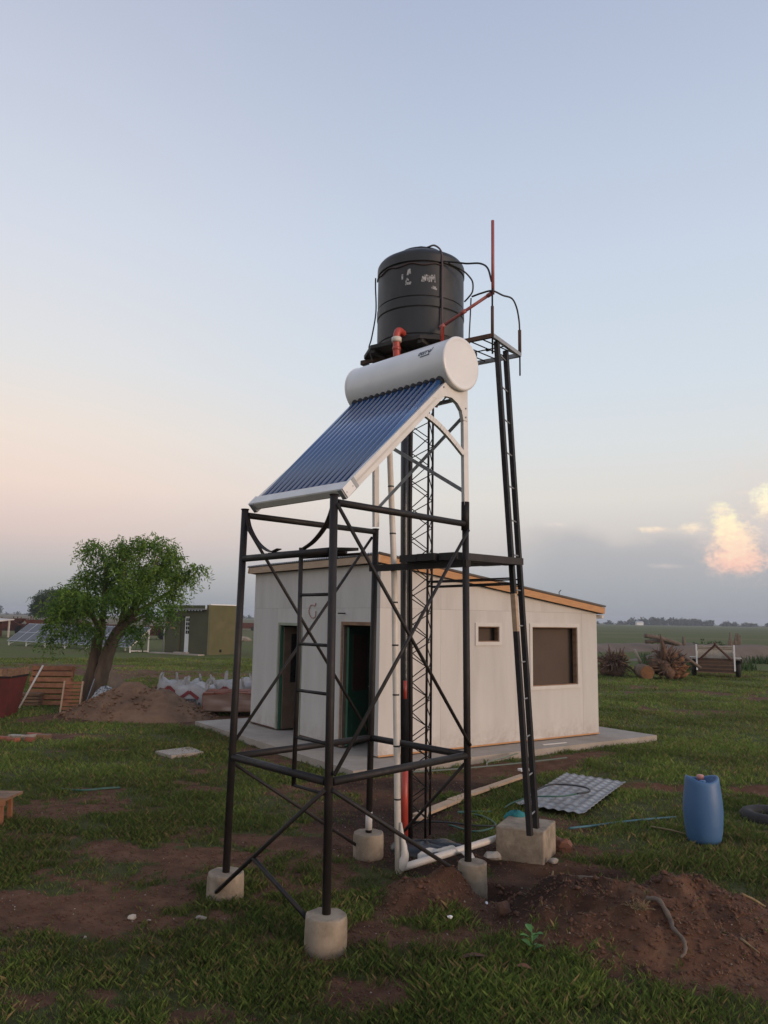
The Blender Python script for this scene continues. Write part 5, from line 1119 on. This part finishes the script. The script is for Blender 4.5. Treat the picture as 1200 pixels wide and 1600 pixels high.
gbox('wall',-.003,.15,.151,GRn,0,GHt+.02,M_olive); gbox('wall',GLn-.15,GLn,.151,GRn,0,2.55,M_olive2); gbox('wall',.151,GLn-.151,GRn-.15,GRn-.003,0,2.55,M_olive2); gbox('wall',-.003,.151,-.003,.15,2.552,GHt+.02,M_olive)
gbox('roof_slab',.16,GLn+.05,-.12,GRn,2.56,2.62,M_zinc)
gbox('white_coping',-.03,.18,.12,GRn+.03,GHt+.022,GHt+.075,M_white)
gbox('roof_edge',.16,GLn+.1,-.16,-.125,2.62,2.80,M_olive2)
for i in range(26): 
    l=.28+i*.125; MB().tube([gp(l,-.02,2.50),gp(l,-.22,2.50)],.04,8).build('corrugation',M_zinc if i%2 else M_steel2,gs_)
dl=gbox('door_leaf',DW[0]+.02,DW[0]+.45,.10,.14,.1,2.16,M_white)
for i in range(4):
    for j in range(2): gbox('door_pane',DW[0]+.085+.165*j,DW[0]+.085+.165*j+.13,.092,.099,1.16+.235*i,1.16+.235*i+.195,M_dark,dl)
gbox('door_recess',DW[0]+.46,DW[1],.13,.149,0,2.17,M_olive2); gbox('door_step',DW[0]-.1,DW[1]+.1,-.25,-.002,0,.12,M_slab)
gbox('plinth_slab',-.1,GLn+.5,-.75,-.27,-.1,.06,M_slab)
for l,z in ((2.75,1.43),(3.25,1.75)): gbox('wall_lamp',l,l+.28,-.09,-.001,z,z+.09,M_wood)
MB().tube([gp(GLn+.06,-.05,0),gp(GLn+.06,-.05,2.55)],.04,8).build('downpipe',M_greybar,gs_)
gbox('wall_vent',-.012,-.004,.95,1.12,.14,.30,M_dark)

# ================================================================== SOLAR ARRAY
AO=Vector((-14.75,45.55,0)); aD=Vector((-.81,.586,0)).normalized(); aB=Vector((.586,.81,0)).normalized(); NP=12; PWid=13.55/NP
arr=thing('solar_array',tuple(AO+aD*6.7+aB*.7),'long row of tilted solar panels on pale posts behind the tree','solar array')
def ap(s,b,z): return AO+aD*s+aB*b+UZ*z
zlo,zhi,dep=.30,1.46,1.5; sl=(ap(0,dep,zhi)-ap(0,0,zlo)).normalized(); an=sl.cross(aD).normalized(); an=an if an.z>0 else -an
for i in range(NP):
    c=ap((i+.5)*PWid,dep/2,(zlo+zhi)/2); SLn=(ap(0,dep,zhi)-ap(0,0,zlo)).length
    p=MB().box(c,(PWid-.02,SLn,.035),(aD,sl,an)).build('panel',M_alum,arr)
    for j in range(2): MB().box(c+an*.019+sl*(j-.5)*SLn*.49,(PWid-.09,SLn*.47,.004),(aD,sl,an)).build('cell_sheet',M_panel,p)
for i in range(NP//2+1):
    s=min(i*2*PWid,13.5)+(.05 if i==0 else 0)
    MB().beam(ap(s,.12,0),ap(s,.12,zlo+.06),.07,.07).build('front_post',M_whitefr,arr); MB().beam(ap(s,dep-.12,0),ap(s,dep-.12,zhi-.1),.07,.07).build('back_post',M_whitefr,arr)
    MB().beam(ap(s,.14,.10),ap(s,dep-.14,.55) if i else ap(s,dep-.14,.06),.05,.04).build('post_brace',M_whitefr,arr); MB().beam(ap(s,.1,zlo+.02),ap(s,dep,zhi-.06),.05,.05).build('support_rail',M_whitefr,arr)

# ================================================================== FAR LEFT: lean-to roof and rusty machinery
lt=thing('lean_to',(-34,68,0),'open lean-to with pale sheet roof behind the panels','lean-to')
MB().hexa([(-41,66,1.40),(-33.6,66,1.30),(-33.4,70.5,1.55),(-41,70.5,1.80),(-41,66,1.50),(-33.6,66,1.40),(-33.4,70.5,1.65),(-41,70.5,1.90)]).build('roof',M_pale,lt)
for x,y,h_ in ((-33.9,66.2,1.30),(-40.6,66.2,1.40),(-33.7,70.2,1.5),(-40.3,70.2,1.75)): MB().beam((x,y,0),(x,y,h_),.12,.12).build('post',M_pale,lt)
MB().box((-37.5,70.6,.7),(6,.1,1.3)).build('back_board',M_rustm,lt)
def machine(x,y,w,h,seed,label):
    t=thing('farm_implement',(x,y,0),label,'farm machine','rusty machines behind the panels'); r_=random.Random(seed)
    MB().box((x,y,h*.42),(w,.9,h*.35)).build('hopper_box',M_rustm,t)
    for sx in (-.4,.4): 
        V=MB(); V.tube([(x+sx*w,y-.55,h*.26),(x+sx*w,y-.40,h*.26)],h*.27,14); V.build('wheel',M_rubber,t)
    MB().tube([(x-w*.5,y,h*.5),(x-w*.8,y-.2,h*.75)],.05,6).build('drawbar',M_rustm,t)
    for k in range(4): a=x+r_.uniform(-.45,.45)*w; MB().tube([(a,y,h*.55),(a+r_.uniform(-.2,.2),y,h*r_.uniform(.8,1.15))],.045,6).build('lever',M_rustm,t)
    MB().hexa([(x-w*.3,y-.4,h*.6),(x+w*.3,y-.4,h*.6),(x+w*.3,y+.4,h*.6),(x-w*.3,y+.4,h*.6),(x-w*.45,y-.5,h*.88),(x+w*.45,y-.5,h*.88),(x+w*.45,y+.5,h*.88),(x-w*.45,y+.5,h*.88)]).build('seed_bin',M_rustm,t)
for i,(x,y,w,h_,lab) in enumerate([(-36.5,76,3.4,1.9,'dark rusty machine behind the lean-to at far left'),(-32.6,74,3.0,1.8,'rusty red implement just right of the lean-to'),(-28.8,73,3.2,1.6,'low rusty implement behind the left end of the panels'),(-25.0,72.5,3.2,1.45,'rusty red implement behind the middle of the panels'),(-21.4,72,3.0,1.35,'dark implement behind the panels left of the tree trunk'),(-17.6,70,2.8,1.5,'dark rusty implement between panels and green shed')]): machine(x,y,w,h_,i,lab)
wg=thing('red_wagon',(-21.6,126,0),'rust red wagon far off between green shed and house','wagon')
MB().box((-22.0,126,.75),(3.4,2,.9)).build('wagon_body',M_rustm,wg); MB().box((-19.6,126,.75),(1.2,1.6,.9)).build('engine_hood',M_steel2,wg)
for x in (-23.2,-20.8): MB().tube([(x,124.9,.3),(x,125.1,.3)],.32,12).build('wheel',M_rubber,wg)
for i,(x,y,r_) in enumerate(((-13.6,70,.42),(-12.9,69.5,.5),(-12.2,70,.42),(-13.2,69,.3))): rock('rubble_heap_stone',(x,y,.12),r_,60+i,M_stone,['pale stone at the left of the far rubble heap','largest pale stone of the far rubble heap by the house','pale stone next to the house edge in the far heap','small stone in front of the far rubble heap'][i],'stone','far rubble heap',.6)

# ================================================================== RIGHT: STUMPS, LOGS, TRAILER
def stump(name,c,size,seed,label,lean=(0,0)):
    r_=random.Random(seed); t=thing(name,c,label,'stump'); C0=Vector(c)
    def knot(p,s,sd):
        rr=np.random.default_rng(sd); bm=bmesh.new(); bmesh.ops.create_icosphere(bm,subdivisions=3,radius=1); k=rr.normal(size=(5,3))*1.6; mb=MB()
        for v in bm.verts:
            d=np.array(v.co); q=1+.15*sum(math.sin(float(d@kk)*1.6+i) for i,kk in enumerate(k)); mb.v.append(tuple(p+Vector((d[0]*s[0],d[1]*s[1],d[2]*s[2]))*q))
        mb.f=[tuple(v.index for v in f.verts) for f in bm.faces]; mb.sm=[True]*len(mb.f); bm.free(); return mb
    knot(C0+UZ*size*.27,(size*.27,size*.24,size*.24),seed).build('stump_core',M_root,t)
    mb=MB()
    for i in range(190):
        a=r_.uniform(0,6.28); e=r_.uniform(-.35,1.35); d=Vector((math.cos(a)*math.cos(e)+lean[0],math.sin(a)*math.cos(e),math.sin(e)+lean[1])).normalized()
        p0=C0+UZ*size*.34+Vector((d.x*size*.25,d.y*size*.2,d.z*size*.2)); L_=size*r_.uniform(.2,.55); P=[p0-d*size*.12]
        for k in range(4): d=(d+Vector((r_.gauss(0,.32),r_.gauss(0,.32),r_.gauss(-.05,.28)))).normalized(); P.append(P[-1]+d*L_/4)
        P=[Vector((p.x,p.y,max(p.z,.02))) for p in P]; r0=size*r_.choice([.012,.018,.024,.034,.05])*r_.uniform(.7,1.2); mb.tube(P,[r0,r0*.85,r0*.65,r0*.45,r0*.2],6,jit=.2)
    mb.build('roots',M_root,t)
    return t
s1=stump('tree_stump',(9.55,32.2,0),1.45,5,'brown uprooted stump with tangled roots nearest the house corner')
stump('tree_stump',(8.75,33.4,0),1.1,8,'dark root heap half hidden behind the house edge')
stump('tree_stump',(11.35,31.0,0),1.65,11,'largest uprooted stump with orange broken wood and upright spike')
MB().tube([(11.15,31.0,.9),(11.1,31.0,1.4),(11.05,31.0,1.85)],[.16,.10,.02],7,jit=.2).build('broken_spike',M_root,s1) if False else solid('broken_branch',MB().tube([(11.15,30.75,.8),(11.12,30.75,1.3),(11.0,30.75,1.78)],[.15,.10,.02],7,jit=.2),M_root,(11.15,30.75,.7),'pointed broken branch standing up from the largest stump','branch')
sw=MB(); rs_=random.Random(5)
for k in range(34):
    a_=rs_.uniform(-.6,1.9); e_=rs_.uniform(-.2,1.3); d_=Vector((math.cos(a_)*math.cos(e_),-.5*math.cos(e_),math.sin(e_))).normalized(); p_=Vector((11.6+rs_.uniform(-.15,.15),30.72,.30+rs_.uniform(-.2,.25))); l_=rs_.uniform(.2,.5)
    q_=p_+d_*l_*.6+Vector((0,0,rs_.uniform(-.05,.05))); sw.tube([p_,q_,Vector((q_.x+d_.x*l_*.4,q_.y,max(.02,q_.z+d_.z*l_*.4)))],[.09,.07,.012],5,jit=.4)
solid('split_wood',sw,M_orange,(11.55,30.6,0),'orange split wood on the right side of the largest stump','wood')
lg2=thing('cut_log',(10.45,30.9,0),'short log with orange sawn face between the stumps','log')
MB().tube([(10.42,30.65,.28),(10.55,31.9,.30)],.27,16,jit=.07).build('log_bark',M_bark,lg2); MB().tube([(10.419,30.635,.28),(10.42,30.648,.28)],.25,16,jit=.07).build('sawn_face',M_orange,lg2)
solid('stick',MB().tube([(10.4,31.3,.6),(10.15,31.3,1.15)],[.07,.05],7,jit=.1),M_stone,(10.4,31.3,.5),'pale stick poking up between the stumps','stick')
solid('broken_branch',MB().tube([(12.0,31.6,1.0),(12.4,31.4,.75),(12.75,31.2,.45)],[.12,.09,.06],7,jit=.2),M_bark2,(12.7,31.2,.4),'broken branch sloping down on the right of the largest stump','branch')
def deadlog(P,r,label): solid('dead_log',MB().tube(spline(P,4),r,9,jit=.12),M_bark2,P[0],label,'log','dead logs on the soil bank')
deadlog([(20.6,61.0,1.25),(21.7,61.0,1.08),(22.9,61.0,.75),(23.5,61.0,.5)],.17,'grey dead log tilted up on the soil bank'); deadlog([(20.8,61.5,.75),(22.0,61.4,.8),(23.2,61.3,.6)],.15,'darker dead log lying beneath the tilted one')
solid('stub_post',MB().tube([(23.7,61,.3),(23.66,61,1.2)],[.17,.11],8,jit=.1),M_bark2,(23.7,61,.3),'short grey stub standing at the end of the dead logs','post')
def far_stump(c,label,sd):
    r_=random.Random(sd); mb=MB(); c=Vector(c)
    for k in range(12): x=r_.uniform(-.5,.5); mb.tube([c+Vector((x,0,0)),c+Vector((x+r_.gauss(0,.12),0,r_.uniform(.6,1.5)))],[.16,.05],6,jit=.2)
    solid('splintered_stump',mb,M_bark2,c,label,'stump')
far_stump((27.6,61.0,.15),'splintered grey stump on the bank behind the trailer',4)
bs=thing('bush',(26.0,61.5,0),'low green bush left of the splintered stump on the bank','bush'); MB().tube([(26.0,61.5,0),(26.0,61.5,.6)],.05,6).build('stem',M_bark2,bs)
leaves('foliage',[(25.7,61.5,.62,.9,.6,.36),(26.5,61.5,.55,.6,.5,.3)],24,.05,.25,(.03,.06,.02),(.07,.11,.035),bs,.1,6,.4)
bs2=thing('bush',(23.0,64,0),'small green bush behind the dead logs','bush'); MB().tube([(23,64,0),(23,64,.6)],.05,6).build('stem',M_bark2,bs2)
leaves('foliage',[(22.8,64,.75,.6,.4,.4)],24,.05,.25,(.025,.05,.018),(.06,.09,.03),bs2,.1,6,.4)
# trailer
M_darkwood=mat('dark_weathered_wood',(.10,.06,.042),(.06,.036,.026),5,.9,.002,20,rnd=.2)
tr=thing('farm_trailer',(13.95,32.6,0),'small wooden two-wheeled trailer with raised drawbar and cream sides','trailer'); tx,ty_=13.95,32.4
W2=.72
for i in range(4): MB().box((tx,ty_-.02,.30+.15*i),(W2*2,.045,.105)).build('front_slat',M_darkwood,tr)
for i in range(4): MB().box((tx,ty_-.03,.225+.15*i),(W2*2,.03,.03)).build('front_rib',M_wood,tr)
MB().box((tx,ty_+.04,.50),(W2*2-.02,.03,.56)).build('front_board',M_darkwood,tr)
for s in (-1,1):
    MB().box((tx+s*W2,ty_+1.0,.72),(.05,2.0,.60)).build('side_board',M_cream,tr); MB().beam((tx+s*W2,ty_-.03,.3),(tx+s*W2,ty_-.03,1.36),.06,.06).build('stake',M_white,tr)
    MB().box((tx+s*(W2+.15),ty_+.75,.80),(.28,.95,.03)).build('mudguard',M_cream,tr); MB().box((tx+s*(W2+.275),ty_+.75,.70),(.03,.95,.19)).build('mudguard_skirt',M_rustm,tr)
    wh=MB().lathe([(.10,-.10),(.27,-.10),(.345,-.08),(.36,-.03),(.36,.03),(.345,.08),(.27,.10),(.10,.10)],24,(tx+s*(W2+.14),ty_+.75,.36),True,((0,1,0),(0,0,1),(1,0,0))).build('wheel',M_rubber,tr)
    MB().lathe([(.02,-.06),(.18,-.075),(.19,-.05),(.19,.05),(.18,.075),(.02,.06)],20,(tx+s*(W2+.14),ty_+.75,.36),True,((0,1,0),(0,0,1),(1,0,0))).build('rim',M_rustm,wh)
MB().box((tx,ty_+2.0,.90),(W2*2-.03,.05,.72)).build('tail_board',M_cream,tr)
for z in (1.13,1.20): MB().box((tx,ty_+1.965,z),(W2*2-.06,.02,.02)).build('board_joint',M_bark2,tr)
MB().box((tx,ty_+1.0,.36),(W2*2,2.0,.06)).build('floor',M_wood,tr)
for s in (-1,1): MB().beam((tx+s*.62,ty_-.06,.74),(tx,ty_-.5,1.36),.06,.06).build('drawbar',M_rustm,tr)
MB().tube([(tx,ty_-.5,1.32),(tx,ty_-.52,1.46)],.05,8).build('hitch',M_rustm,tr)

tr.rotation_euler[2]=-R(23)
# ================================================================== HORIZON
lobes=[]; rr=random.Random(3)
def treeline(name,specs,label,y0):
    L_=[]
    for x0,x1,h_,dens in specs:
        x=x0
        while x<x1:
            hh=h_*rr.uniform(.65,1.1); L_.append((x,y0+rr.uniform(-25,25),hh*.5,hh*.75,hh*.6,hh*.52)); x+=hh*rr.uniform(.5,1.0)/dens
    o=leaves(name,L_,.9,.8,2.4,(.030,.042,.022),(.048,.062,.032),None,.1,4,3.0); tag(o,label,'trees',kind='stuff')
Yh=900
treeline('distant_woodland',[(262,300,4,.6),(298,372,8,1.2),(375,395,6,1),(400,470,4,.8),(472,540,5,1.0),(232,262,3.5,.5)],'dark belt of trees along the right horizon',Yh)
treeline('distant_woodland_left',[(-460,-440,11,1),(-430,-330,3,.4),(-180,-150,4,.5)],'faint low trees on the left horizon',Yh)
fb=thing('far_building',(272,820,0),'tiny white building in front of the trees on the right horizon','building'); MB().box((272,820,1.6),(7,5,3.2)).build('wall',M_white,fb); MB().hexa([(268,817,3.2),(276,817,3.2),(276,823,3.2),(268,823,3.2),(269,820,4.4),(275,820,4.4),(275,820.2,4.4),(269,820.2,4.4)]).build('roof',M_zinc,fb)

# ================================================================== HAZE over the plain
hz=MB(); x0,x1,y0,y1,z0,z1=-2950,2950,-2950,2950,-1.5,24
hz.hexa([(x0,y0,z0),(x1,y0,z0),(x1,y1,z0),(x0,y1,z0),(x0,y0,z1),(x1,y0,z1),(x1,y1,z1),(x0,y1,z1)])
mh=bpy.data.materials.new('evening_haze'); mh.use_nodes=True; N=mh.node_tree.nodes; N.clear(); pv=N.new('ShaderNodeVolumePrincipled'); pv.inputs['Color'].default_value=(.80,.86,.95,1); pv.inputs['Density'].default_value=.00038; pv.inputs['Anisotropy'].default_value=.2
out=N.new('ShaderNodeOutputMaterial'); mh.node_tree.links.new(pv.outputs[0],out.inputs['Volume'])
tag(hz.build('haze',mh),'thin evening haze over the plain','haze',kind='stuff')
